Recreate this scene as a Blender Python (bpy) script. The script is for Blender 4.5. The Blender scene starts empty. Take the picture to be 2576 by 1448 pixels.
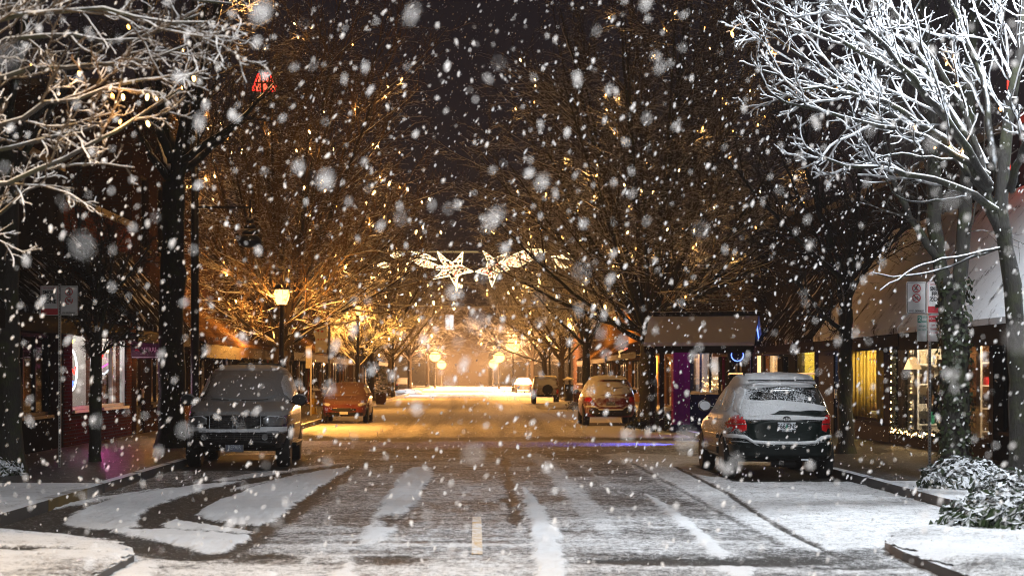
import bpy, bmesh, math, random
import numpy as np
from mathutils import Vector, Matrix
SC = bpy.context.scene
COL = SC.collection
R = math.radians
# ------------------------------------------------------------------ camera
F, U0, V0, H = 1789.0, 472.0, 374.0, 1.75       # focal length in px, axis of the street, horizon row, eye height
cd = bpy.data.cameras.new('camera'); cam = bpy.data.objects.new('camera', cd); COL.objects.link(cam)
cam.location = (0, 0, H); cam.rotation_euler = (R(90), 0, 0)
cd.sensor_width = 36; cd.lens = F / 1024 * 36
cd.shift_x = (512 - U0) / 1024; cd.shift_y = (V0 - 287.5) / 1024
cd.clip_start = 0.1; cd.clip_end = 3000
cd.dof.use_dof = True; cd.dof.focus_distance = 36; cd.dof.aperture_fstop = 2.4
SC.camera = cam
# ------------------------------------------------------------------ night sky
W = bpy.data.worlds.new('World'); SC.world = W; W.use_nodes = True
wn = W.node_tree.nodes; wl = W.node_tree.links; wn.clear()
sky = wn.new('ShaderNodeTexSky'); sky.sky_type = 'NISHITA'; sky.sun_disc = False
sky.sun_elevation = R(-4); sky.sun_rotation = R(40)
b1 = wn.new('ShaderNodeBackground'); b1.inputs[1].default_value = 0.01
wl.new(sky.outputs[0], b1.inputs[0])
b2 = wn.new('ShaderNodeBackground')               # low cloud lit from below by the town
b2.inputs[0].default_value = (0.054, 0.041, 0.056, 1); b2.inputs[1].default_value = 0.17
ad = wn.new('ShaderNodeAddShader'); wo = wn.new('ShaderNodeOutputWorld')
wl.new(b1.outputs[0], ad.inputs[0]); wl.new(b2.outputs[0], ad.inputs[1]); wl.new(ad.outputs[0], wo.inputs[0])
vs = SC.view_settings; vs.view_transform = 'Standard'; vs.look = 'None'; vs.exposure = 0; vs.gamma = 1
SC.render.engine = 'CYCLES'
cy = SC.cycles
cy.use_denoising = True
try: cy.denoiser = 'OPENIMAGEDENOISE'
except Exception: pass
cy.max_bounces = 5; cy.diffuse_bounces = 2; cy.glossy_bounces = 2; cy.transmission_bounces = 4
cy.volume_bounces = 0; cy.transparent_max_bounces = 10; cy.sample_clamp_indirect = 3; cy.sample_clamp_direct = 0
cy.caustics_reflective = False; cy.caustics_refractive = False
cy.filter_width = 1.05; cy.use_light_tree = True; cy.use_adaptive_sampling = True; cy.adaptive_threshold = 0.012
# ------------------------------------------------------------------ survey helpers
def at(u, v, D): return Vector(((u - U0) / F * D, D, H - (v - V0) / F * D))
def gr(u, v):
    D = H * F / (v - V0); return ((u - U0) / F * D, D)
S = 1024 / 2575.0
def gq(pts): return [gr(x * S, y * S) for x, y in pts]     # ground points read off the photograph
def lamp_light(name, loc, power, color, parent=None, radius=0.12, kind='POINT', **kw):
    ld = bpy.data.lights.new(name, kind); ld.energy = power; ld.color = color
    if kind in ('POINT', 'SPOT'): ld.shadow_soft_size = radius
    for k, v in kw.items(): setattr(ld, k, v)
    if name in ('neon_light', 'shop_light', 'added_flood_lamp', 'blue_light', 'purple_light'): ld.specular_factor = 0.0
    o = bpy.data.objects.new(name, ld); COL.objects.link(o); o.location = loc
    if parent: o.parent = parent
    return o
SODIUM = (1.0, 0.42, 0.075); WARM = (1.0, 0.62, 0.25); COOL = (0.86, 0.93, 1.0)
# ------------------------------------------------------------------ materials
class NT:
    def __init__(s, name):
        s.m = bpy.data.materials.new(name); s.m.use_nodes = True
        s.t = s.m.node_tree; s.t.nodes.clear(); s.out = s.n('OutputMaterial')
    def n(s, typ, ins=None, **kw):
        nd = s.t.nodes.new('ShaderNode' + typ)
        for k, v in kw.items(): setattr(nd, k, v)
        for k, v in (ins or {}).items():
            if isinstance(v, bpy.types.NodeSocket): s.t.links.new(v, nd.inputs[k])
            else: nd.inputs[k].default_value = v
        return nd
    def math(s, op, a, b=None, c=None, clamp=False):
        ins = {0: a}
        if b is not None: ins[1] = b
        if c is not None: ins[2] = c
        nd = s.n('Math', ins, operation=op); nd.use_clamp = clamp; return nd.outputs[0]
    def smooth(s, x, lo, hi):
        nd = s.n('MapRange', {0: x, 1: lo, 2: hi, 3: 0.0, 4: 1.0}); nd.interpolation_type = 'SMOOTHSTEP'; return nd.outputs[0]
    def noise(s, scale, detail=4, vec=None, rough=0.55, sx=None):
        if vec is None: vec = s.n('TexCoord').outputs['Object']
        if sx: vec = s.n('Mapping', {'Vector': vec, 'Scale': sx}).outputs[0]
        nd = s.n('TexNoise', {'Vector': vec, 'Scale': scale, 'Detail': detail, 'Roughness': rough}); return nd.outputs['Fac']
    def mixc(s, f, a, b):
        nd = s.n('Mix', data_type='RGBA')
        for i, v in ((0, f), (6, a), (7, b)):
            if isinstance(v, bpy.types.NodeSocket): s.t.links.new(v, nd.inputs[i])
            else: nd.inputs[i].default_value = v
        return nd.outputs[2]
    def bsdf(s, col, rough=0.6, metal=0.0, bump=None, bstr=0.3, bdist=0.02, spec=0.5, **kw):
        ins = {'Base Color': col, 'Roughness': rough, 'Metallic': metal, 'Specular IOR Level': spec}
        ins.update(kw)
        nd = s.n('BsdfPrincipled', ins)
        if bump is not None:
            b = s.n('Bump', {'Strength': bstr, 'Distance': bdist, 'Height': bump}); s.t.links.new(b.outputs[0], nd.inputs['Normal'])
        return nd.outputs[0]
    def end(s, sh): s.t.links.new(sh, s.out.inputs[0]); return s.m
def c4(c): return (c[0], c[1], c[2], 1)
def plain(name, col, rough=0.6, metal=0.0, var=0.25, scale=6, spec=0.5):
    t = NT(name); f = t.noise(scale, 5)
    d = t.mixc(f, c4([x * (1 - var) for x in col]), c4([x * (1 + var) for x in col]))
    return t.end(t.bsdf(d, rough, metal, bump=f, bstr=0.15, spec=spec))
def emit(name, col, strength, sampled=False):
    t = NT(name); m = t.end(t.n('Emission', {0: c4(col), 1: strength}).outputs[0])
    if not sampled: m.cycles.emission_sampling = 'NONE'
    return m
SNOWC = (0.78, 0.80, 0.83)
def snowy(name, col, thr=0.35, soft=0.2, dirn=(0, 0, 1), nscale=9, namp=0.5, rough=0.5, metal=0.0, spec=0.5, fine=60, famp=0.25, snow=SNOWC, var=0.25, coat=0.0, zfade=None):
    """bare surface with snow lying where the surface faces DIRN"""
    t = NT(name)
    N = t.n('NewGeometry').outputs['Normal']
    d = t.n('VectorMath', {0: N, 1: Vector(dirn).normalized()}, operation='DOT_PRODUCT').outputs['Value']
    nz = t.noise(nscale, 5); nf = t.noise(fine, 3)
    a = t.math('MULTIPLY_ADD', nz, namp, t.math('MULTIPLY_ADD', nf, famp, -(namp + famp) * 0.5))
    m = t.smooth(t.math('ADD', d, a), thr - soft, thr + soft)
    if zfade:
        zz = t.n('SeparateXYZ', {0: t.n('TexCoord').outputs['Object']}).outputs[2]
        zf = t.smooth(t.math('ADD', zz, t.math('MULTIPLY_ADD', nf, .9, -.45)), zfade[0], zfade[1])
        m = t.math('MULTIPLY', m, zf)
    bc = t.mixc(nz, c4([x * (1 - var) for x in col]), c4([x * (1 + var) for x in col]))
    base = t.bsdf(bc, rough, metal, spec=spec, **({'Coat Weight': coat, 'Coat Roughness': 0.1} if coat else {}))
    sn = t.bsdf(c4(snow), 0.75, bump=nf, bstr=0.6, bdist=0.03, spec=0.3)
    return t.end(t.n('MixShader', {0: m, 1: base, 2: sn}).outputs[0])
def bark(name, col, moss=None, snow_thr=0.25, namp=0.5):
    t = NT(name)
    N = t.n('NewGeometry').outputs['Normal']; z = t.n('SeparateXYZ', {0: N}).outputs[2]
    nz = t.noise(7, 5); nf = t.noise(40, 4, sx=(1, 1, 0.25))
    m = t.smooth(t.math('ADD', z, t.math('MULTIPLY_ADD', nz, namp, -namp * 0.5)), snow_thr - 0.12, snow_thr + 0.12)
    bc = t.mixc(nf, c4([x * 0.5 for x in col]), c4([x * 1.5 for x in col]))
    if moss: bc = t.mixc(t.smooth(t.noise(3.1, 4), 0.45, 0.65), bc, c4(moss))
    base = t.bsdf(bc, 0.8, bump=nf, bstr=0.8, bdist=0.03)
    sn = t.bsdf(c4(SNOWC), 0.75, bump=nz, bstr=0.4, spec=0.3)
    return t.end(t.n('MixShader', {0: m, 1: base, 2: sn}).outputs[0])
def brick(name, c1, c2, mortar, scale=1.0):
    t = NT(name); g = t.n('TexCoord').outputs['Object']
    x = t.n('SeparateXYZ', {0: g})
    v = t.n('CombineXYZ', {0: t.math('ADD', x.outputs[0], x.outputs[1]), 1: x.outputs[2], 2: 0.0}).outputs[0]
    b = t.n('TexBrick', {'Vector': v, 'Color1': c4(c1), 'Color2': c4(c2), 'Mortar': c4(mortar), 'Scale': scale, 'Mortar Size': 0.012, 'Brick Width': 0.24, 'Row Height': 0.08})
    f = t.noise(2.0, 5)
    col = t.mixc(t.math('MULTIPLY', f, 0.5), b.outputs[0], c4([k * 0.35 for k in c1]))
    return t.end(t.bsdf(col, 0.85, bump=b.outputs['Fac'], bstr=-0.4, bdist=0.01, spec=0.0))
def shingle(name, col, snow=0.0, row=0.18, snow_scale=2.5):
    t = NT(name); g = t.n('TexCoord').outputs['Object']; x = t.n('SeparateXYZ', {0: g})
    v = t.n('CombineXYZ', {0: t.math('ADD', x.outputs[1], x.outputs[0]), 1: x.outputs[2], 2: 0.0}).outputs[0]
    b = t.n('TexBrick', {'Vector': v, 'Color1': c4(col), 'Color2': c4([k * 0.6 for k in col]), 'Mortar': c4([k * 0.25 for k in col]), 'Scale': 1.0, 'Mortar Size': 0.008, 'Brick Width': 0.14, 'Row Height': row})
    f = t.noise(snow_scale, 5); f2 = t.noise(30, 3)
    base = t.bsdf(b.outputs[0], 0.8, bump=b.outputs['Fac'], bstr=-0.5, bdist=0.02, spec=0.0)
    if snow <= 0: return t.end(base)
    m = t.smooth(t.math('ADD', f, t.math('MULTIPLY', f2, 0.35)), 0.95 - snow, 1.15 - snow)
    return t.end(t.n('MixShader', {0: m, 1: base, 2: t.bsdf(c4(SNOWC), 0.75, bump=f2, bstr=0.3)}).outputs[0])
def glass_mat(name, tint=(0.9, 0.93, 0.95), refl=0.12):
    t = NT(name); lw = t.n('LayerWeight', {'Blend': 0.25}).outputs['Fresnel']
    f = t.math('MULTIPLY_ADD', lw, 0.5, refl * 0.3, clamp=True)
    return t.end(t.n('MixShader', {0: f, 1: t.n('BsdfTransparent', {0: c4(tint)}).outputs[0], 2: t.n('BsdfGlossy', {'Roughness': 0.03}).outputs[0]}).outputs[0])
M = {}
M['glass'] = glass_mat('window_glass')
M['snow'] = snowy('snow', SNOWC, thr=-3, nscale=5)
M['bark_dark'] = bark('bark_dark', (0.020, 0.016, 0.012), (0.028, 0.032, 0.008), 0.6)
M['bark_plain'] = bark('bark_brown', (0.03, 0.021, 0.014), None, 0.45)
M['twig'] = bark('twig_half_snow', (0.04, 0.029, 0.017), None, 0.40, 1.1)
M['twig_brown'] = bark('twig_brown', (0.105, 0.06, 0.022), None, 0.48, 1.0)
M['twig_dark'] = bark('twig_dark', (0.03, 0.022, 0.014), None, 0.62, 0.9)
M['twig_snow'] = bark('twig_snow', (0.06, 0.045, 0.03), None, -0.05, 0.5)
M['metal'] = plain('galvanised_steel', (0.35, 0.34, 0.33), 0.45, 0.7)
M['dark_metal'] = plain('dark_metal', (0.015, 0.015, 0.017), 0.45, 0.3)
M['black'] = plain('black_plastic', (0.012, 0.012, 0.013), 0.5)
M['rubber'] = snowy('tyre_rubber', (0.012, 0.012, 0.012), thr=0.75, rough=0.85)
M['rim'] = snowy('wheel_alloy', (0.25, 0.25, 0.26), thr=0.35, rough=0.35, metal=0.8)
M['white_paint'] = plain('white_paint', (0.75, 0.75, 0.73), 0.5, var=0.06)
M['cream'] = plain('cream_paint', (0.55, 0.45, 0.30), 0.7, var=0.12)
M['red_paint'] = plain('sign_red', (0.45, 0.02, 0.03), 0.5, var=0.1)
M['green_paint'] = plain('sign_green', (0.02, 0.22, 0.15), 0.5, var=0.1)
M['ink'] = plain('black_ink', (0.015, 0.013, 0.014), 0.6)
M['gold_wood'] = plain('varnished_wood', (0.32, 0.17, 0.06), 0.5)
M['dark_wood'] = plain('dark_wood', (0.022, 0.014, 0.010), 0.7, spec=0.03)
M['brown_wood'] = plain('brown_wood', (0.11, 0.055, 0.026), 0.7, spec=0.05)
M['purple_paint'] = plain('purple_paint', (0.20, 0.006, 0.11), 0.7, spec=0.05)
M['navy_paint'] = plain('navy_paint', (0.010, 0.012, 0.03), 0.6, spec=0.05)
M['dark_blue'] = plain('slate_blue_paint', (0.02, 0.024, 0.04), 0.6, spec=0.05)
M['brick_red'] = brick('red_brick', (0.13, 0.04, 0.024), (0.09, 0.028, 0.018), (0.10, 0.08, 0.07))
M['brick_brown'] = brick('brown_brick', (0.042, 0.019, 0.012), (0.03, 0.014, 0.009), (0.03, 0.026, 0.023))
M['brick_white'] = brick('whitewashed_brick', (0.6, 0.5, 0.42), (0.5, 0.28, 0.2), (0.6, 0.55, 0.5))
M['stucco_dark'] = plain('dark_stucco', (0.03, 0.027, 0.027), 0.9, spec=0.0)
M['stucco_tan'] = plain('tan_stucco', (0.08, 0.048, 0.027), 0.9, spec=0.0)
M['stucco_orange'] = plain('ochre_stucco', (0.30, 0.16, 0.07), 0.9, spec=0.0)
M['stucco_grey'] = plain('grey_stucco', (0.12, 0.11, 0.11), 0.9, spec=0.0)
M['shingle'] = shingle('weathered_shakes', (0.04, 0.035, 0.034), snow=0.24)
M['shingle_brown'] = shingle('brown_shakes', (0.10, 0.058, 0.028), snow=0.14)
M['neon_house'] = emit('neon_house_glow', (1.0, 0.12, 0.06), 3.0)
M['garland_glow'] = emit('faint_garland', (1.0, 0.7, 0.3), 0.7)
M['kiosk_shingle'] = shingle('kiosk_shakes', (0.22, 0.20, 0.19), snow=0.62, snow_scale=1.2)
M['pale_blue'] = plain('pale_blue_print', (0.35, 0.45, 0.55), 0.7)
M['sign_amber'] = emit('lit_amber_sign', (1.0, 0.62, 0.22), 1.1)
M['warm_panel'] = emit('warm_lamp_panel', (1.0, 0.58, 0.24), 2.2)
M['coolglow_dim'] = emit('white_lit_window', (0.9, 0.95, 1.0), 1.4)
M['sign_maroon'] = plain('maroon_board', (0.05, 0.018, 0.022), 0.5)
M['sign_letter'] = plain('grey_letters', (0.80, 0.74, 0.72), 0.5)
M['sign_tan'] = plain('tan_board', (0.42, 0.28, 0.14), 0.6)
M['shingle_snow'] = shingle('shakes_under_snow', (0.10, 0.09, 0.09), snow=0.52)
M['plaster'] = plain('interior_plaster', (0.7, 0.66, 0.6), 0.8, var=0.08)
M['plaster_yellow'] = plain('interior_yellow', (0.62, 0.46, 0.14), 0.8, var=0.1)
M['curtain'] = plain('curtain_cloth', (0.55, 0.40, 0.12), 0.85, var=0.15, scale=3)
M['floor_wood'] = plain('floor_boards', (0.2, 0.12, 0.06), 0.5)
M['bulb'] = emit('bulb_glow', (1.0, 0.60, 0.22), 14)
M['bulb_orange'] = emit('bulb_glow_amber', (1.0, 0.45, 0.10), 12)
M['sodium'] = emit('sodium_glow', (1.0, 0.50, 0.12), 6)
M['coolglow'] = emit('cool_lamp_glow', (0.9, 0.95, 1.0), 25)
M['led'] = emit('led_white', (1.0, 0.80, 0.40), 5)
M['led_red'] = emit('led_red', (1.0, 0.16, 0.08), 2.0)
M['led_pink'] = emit('led_pink', (1.0, 0.68, 0.36), 3.6)
M['neon_red'] = emit('neon_red', (1.0, 0.03, 0.02), 5)
M['neon_blue'] = emit('neon_blue', (0.12, 0.22, 1.0), 3.5)
M['neon_white'] = emit('neon_white', (0.9, 0.95, 1.0), 5)
M['neon_yellow'] = emit('neon_yellow', (1.0, 0.8, 0.15), 4)
M['neon_pink'] = emit('neon_pink', (1.0, 0.15, 0.55), 4)
M['leaf'] = snowy('leaf_under_snow', (0.035, 0.06, 0.018), thr=0.45, soft=0.12, nscale=5, namp=0.9, rough=0.45)
M['ivy'] = snowy('ivy_leaf', (0.020, 0.028, 0.008), thr=0.95, soft=0.12, nscale=5, namp=0.4, rough=0.45)
M['kerb'] = snowy('kerb_concrete', (0.035, 0.032, 0.03), thr=0.75, soft=0.15, rough=0.55, namp=0.5)
M['yellow_hydrant'] = plain('hydrant_yellow', (0.75, 0.48, 0.02), 0.4, var=0.1)
# ------------------------------------------------------------------ mesh builder
class MB:
    def __init__(s): s.v = []; s.f = []; s.mi = []
    def add(s, verts, faces, mi=0):
        o = len(s.v); s.v.extend([tuple(p) for p in verts]); s.f.extend([tuple(i + o for i in f) for f in faces]); s.mi.extend([mi] * len(faces)); return s
    def box(s, x0, x1, y0, y1, z0, z1, mi=0):
        v = [(x, y, z) for z in (z0, z1) for y in (y0, y1) for x in (x0, x1)]
        return s.add(v, [(0, 2, 3, 1), (4, 5, 7, 6), (0, 1, 5, 4), (2, 6, 7, 3), (0, 4, 6, 2), (1, 3, 7, 5)], mi)
    def obox(s, c, sx, sy, sz, rot=None, mi=0):
        m = Matrix.Rotation(rot[1], 3, rot[0]) if rot else Matrix.Identity(3)
        v = [Vector(c) + m @ Vector((x * sx / 2, y * sy / 2, z * sz / 2)) for z in (-1, 1) for y in (-1, 1) for x in (-1, 1)]
        return s.add(v, [(0, 2, 3, 1), (4, 5, 7, 6), (0, 1, 5, 4), (2, 6, 7, 3), (0, 4, 6, 2), (1, 3, 7, 5)], mi)
    def tube(s, pts, rad, n=8, mi=0, cap=True):
        pts = [Vector(p) for p in pts]
        if not hasattr(rad, '__len__'): rad = [rad] * len(pts)
        vs_, fs = [], []
        for i, p in enumerate(pts):
            t = (pts[min(i + 1, len(pts) - 1)] - pts[max(i - 1, 0)]).normalized()
            a = Vector((0, 0, 1)) if abs(t.z) < 0.95 else Vector((0, 1, 0))
            a = (a - t * a.dot(t)).normalized(); b = t.cross(a)
            for k in range(n):
                q = 2 * math.pi * k / n; vs_.append(p + (a * math.cos(q) + b * math.sin(q)) * rad[i])
        for i in range(len(pts) - 1):
            for k in range(n):
                k2 = (k + 1) % n; fs.append((i * n + k, (i + 1) * n + k, (i + 1) * n + k2, i * n + k2))
        if cap: fs.append(tuple(range(n))); fs.append(tuple(reversed(range((len(pts) - 1) * n, len(pts) * n))))
        return s.add(vs_, fs, mi)
    def lathe(s, prof, n=16, c=(0, 0, 0), axis='z', mi=0):
        vs_, fs = [], []
        for r, h in prof:
            for k in range(n):
                q = 2 * math.pi * k / n; a, b = r * math.cos(q), r * math.sin(q)
                p = (a, b, h) if axis == 'z' else ((h, a, b) if axis == 'x' else (a, h, b))
                vs_.append((p[0] + c[0], p[1] + c[1], p[2] + c[2]))
        m = len(prof)
        for i in range(m - 1):
            for k in range(n):
                k2 = (k + 1) % n; fs.append((i * n + k, i * n + k2, (i + 1) * n + k2, (i + 1) * n + k))
        fs.append(tuple(reversed(range(n)))); fs.append(tuple(range((m - 1) * n, m * n)))
        return s.add(vs_, fs, mi)
    def ball(s, c, rx, ry, rz, n=10, m=7, mi=0, jit=0, rng=None):
        prof = []
        vs_, fs = [], []
        for i in range(m + 1):
            th = math.pi * i / m
            for k in range(n):
                q = 2 * math.pi * k / n; j = 1 + (rng.uniform(-jit, jit) if rng else 0)
                vs_.append((c[0] + rx * math.sin(th) * math.cos(q) * j, c[1] + ry * math.sin(th) * math.sin(q) * j, c[2] + rz * math.cos(th) * j))
        for i in range(m):
            for k in range(n):
                k2 = (k + 1) % n; fs.append((i * n + k, (i + 1) * n + k, (i + 1) * n + k2, i * n + k2))
        return s.add(vs_, fs, mi)
    def prism(s, poly, a0, a1, plane='xz', mi=0):
        """outline POLY in a plane, extruded from a0 to a1 along the third axis"""
        def P(p, a):
            return (p[0], a, p[1]) if plane == 'xz' else ((a, p[0], p[1]) if plane == 'yz' else (p[0], p[1], a))
        n = len(poly); v = [P(p, a0) for p in poly] + [P(p, a1) for p in poly]
        fs = [tuple(range(n)), tuple(reversed(range(n, 2 * n)))] + [(i, i + n, (i + 1) % n + n, (i + 1) % n) for i in range(n)]
        return s.add(v, fs, mi)
    def build(s, name, mat, parent=None, smooth=False, loc=None):
        me = bpy.data.meshes.new(name); me.from_pydata(s.v, [], s.f)
        mats = mat if isinstance(mat, (list, tuple)) else [mat]
        for m in mats: me.materials.append(M[m] if isinstance(m, str) else m)
        if len(mats) > 1: me.polygons.foreach_set('material_index', s.mi)
        bm = bmesh.new(); bm.from_mesh(me); bmesh.ops.recalc_face_normals(bm, faces=bm.faces); bm.to_mesh(me); bm.free()
        if smooth: me.polygons.foreach_set('use_smooth', [True] * len(me.polygons))
        me.update()
        return link(name, me, parent, loc)
def link(name, me, parent=None, loc=None):
    o = bpy.data.objects.new(name, me); COL.objects.link(o)
    if parent: o.parent = parent
    if loc is not None: o.location = loc
    return o
def tag(o, label=None, cat=None, group=None, kind=None):
    if label: o['label'] = label
    if cat: o['category'] = cat
    if group: o['group'] = group
    if kind: o['kind'] = kind
    return o
def thing(name, label, cat, loc=(0, 0, 0), rz=0, group=None):
    o = bpy.data.objects.new(name, None); COL.objects.link(o); o.location = loc; o.rotation_euler = (0, 0, rz)
    o.empty_display_size = 0.2
    return tag(o, label, cat, group)
def kids(o): return [c for c in bpy.data.objects if c.parent == o]
def dup(root, loc, rz, label):
    r = root.copy(); COL.objects.link(r); r.location = loc; r.rotation_euler = (0, 0, rz); r['label'] = label
    def rec(a, b):
        for ch in list(a.children):
            c = ch.copy(); COL.objects.link(c); c.parent = b; rec(ch, c)
    rec(root, r); return r
def text(s, size, name, mat, parent, loc, rot=(R(90), 0, 0), align='CENTER', ext=0.003, bold=0.0, sx=1.0, shear=0.0):
    cu = bpy.data.curves.new('lettering_curve', 'FONT'); cu.body = s; cu.size = size; cu.extrude = ext
    cu.align_x = align; cu.align_y = 'CENTER'; cu.offset = bold; cu.resolution_u = 3; cu.shear = shear
    o = bpy.data.objects.new('lettering_source', cu); COL.objects.link(o)
    bpy.context.view_layer.update()
    me = bpy.data.meshes.new_from_object(o.evaluated_get(bpy.context.evaluated_depsgraph_get()))
    bpy.data.objects.remove(o); bpy.data.curves.remove(cu)
    me.materials.clear(); me.materials.append(M[mat] if isinstance(mat, str) else mat)
    q = link(name, me, parent, loc); q.rotation_euler = rot; q.scale = (sx, 1, 1); return q
def arr_mesh(name, V, Fq, mats, parent=None, loc=None, smooth=False, mi=None):
    """numpy vertices (n,3) and equal-sided faces (m,k)"""
    me = bpy.data.meshes.new(name); V = np.asarray(V, np.float32); Fq = np.asarray(Fq, np.int32); k = Fq.shape[1]
    me.vertices.add(len(V)); me.vertices.foreach_set('co', V.ravel())
    me.loops.add(Fq.size); me.loops.foreach_set('vertex_index', Fq.ravel())
    me.polygons.add(len(Fq)); me.polygons.foreach_set('loop_start', np.arange(len(Fq), dtype=np.int32) * k)
    for m in (mats if isinstance(mats, (list, tuple)) else [mats]): me.materials.append(M[m] if isinstance(m, str) else m)
    if mi is not None: me.polygons.foreach_set('material_index', np.asarray(mi, np.int32))
    me.polygons.foreach_set('use_smooth', np.full(len(Fq), smooth))
    me.update(calc_edges=True); me.validate()
    return link(name, me, parent, loc)
# ------------------------------------------------------------------ ground: one sheet to the horizon, road, snow cover, kerbs
LK, RK = -5.40, 6.12                               # kerb lines
def sd_poly(X, Y, poly):
    d = np.full(X.shape, 1e9); ins = np.zeros(X.shape, bool); n = len(poly)
    for i in range(n):
        ax, ay = poly[i]; bx, by = poly[(i + 1) % n]
        ex, ey = bx - ax, by - ay; L = ex * ex + ey * ey + 1e-12
        t = np.clip(((X - ax) * ex + (Y - ay) * ey) / L, 0, 1)
        d = np.minimum(d, (X - ax - t * ex) ** 2 + (Y - ay - t * ey) ** 2)
        c = ((ay > Y) != (by > Y)); ins ^= c & (X < ex * (Y - ay) / (ey if abs(ey) > 1e-9 else 1e-9) + ax)
    d = np.sqrt(d); return np.where(ins, -d, d)
def d_line(X, Y, pts):
    d = np.full(X.shape, 1e9)
    for (ax, ay), (bx, by) in zip(pts[:-1], pts[1:]):
        ex, ey = bx - ax, by - ay; t = np.clip(((X - ax) * ex + (Y - ay) * ey) / (ex * ex + ey * ey + 1e-12), 0, 1)
        d = np.minimum(d, (X - ax - t * ex) ** 2 + (Y - ay - t * ey) ** 2)
    return np.sqrt(d)
def sst(x, a, b):
    t = np.clip((x - a) / (b - a), 0, 1); return t * t * (3 - 2 * t)
_g = np.random.default_rng(5)
def vnoise(X, Y, sx, sy, seed):
    """smooth value noise on the ground plane, cell sizes sx, sy in metres"""
    r = np.random.default_rng(seed); T = r.random((256, 256))
    a = X / sx + 500; b = Y / sy + 500
    ia = np.floor(a).astype(int); ib = np.floor(b).astype(int); fa = a - ia; fb = b - ib
    fa = fa * fa * (3 - 2 * fa); fb = fb * fb * (3 - 2 * fb)
    g = lambda i, j: T[i % 256, j % 256]
    return (g(ia, ib) * (1 - fa) + g(ia + 1, ib) * fa) * (1 - fb) + (g(ia, ib + 1) * (1 - fa) + g(ia + 1, ib + 1) * fa) * fb
rows = [2, 4, 6, 8, 10, 11.5, 12.5, 13.5, 14.2, 14.8]
v = 585.0
while v > 386.5:
    rows.append(H * F / (v - V0)); v -= 0.8
rows = np.array(rows + [270, 300, 340, 400])
xs = np.linspace(-9.2, 10.2, 1500)
X, Y = np.meshgrid(xs, rows)
def curved(pts, n=3):
    """rounded outline (Chaikin)"""
    p = [np.array(q, float) for q in pts]
    for _ in range(n):
        q = []
        for i in range(len(p)):
            a, b = p[i], p[(i + 1) % len(p)]; q += [a * .75 + b * .25, a * .25 + b * .75]
        p = q
    return [tuple(q) for q in p]
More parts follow.
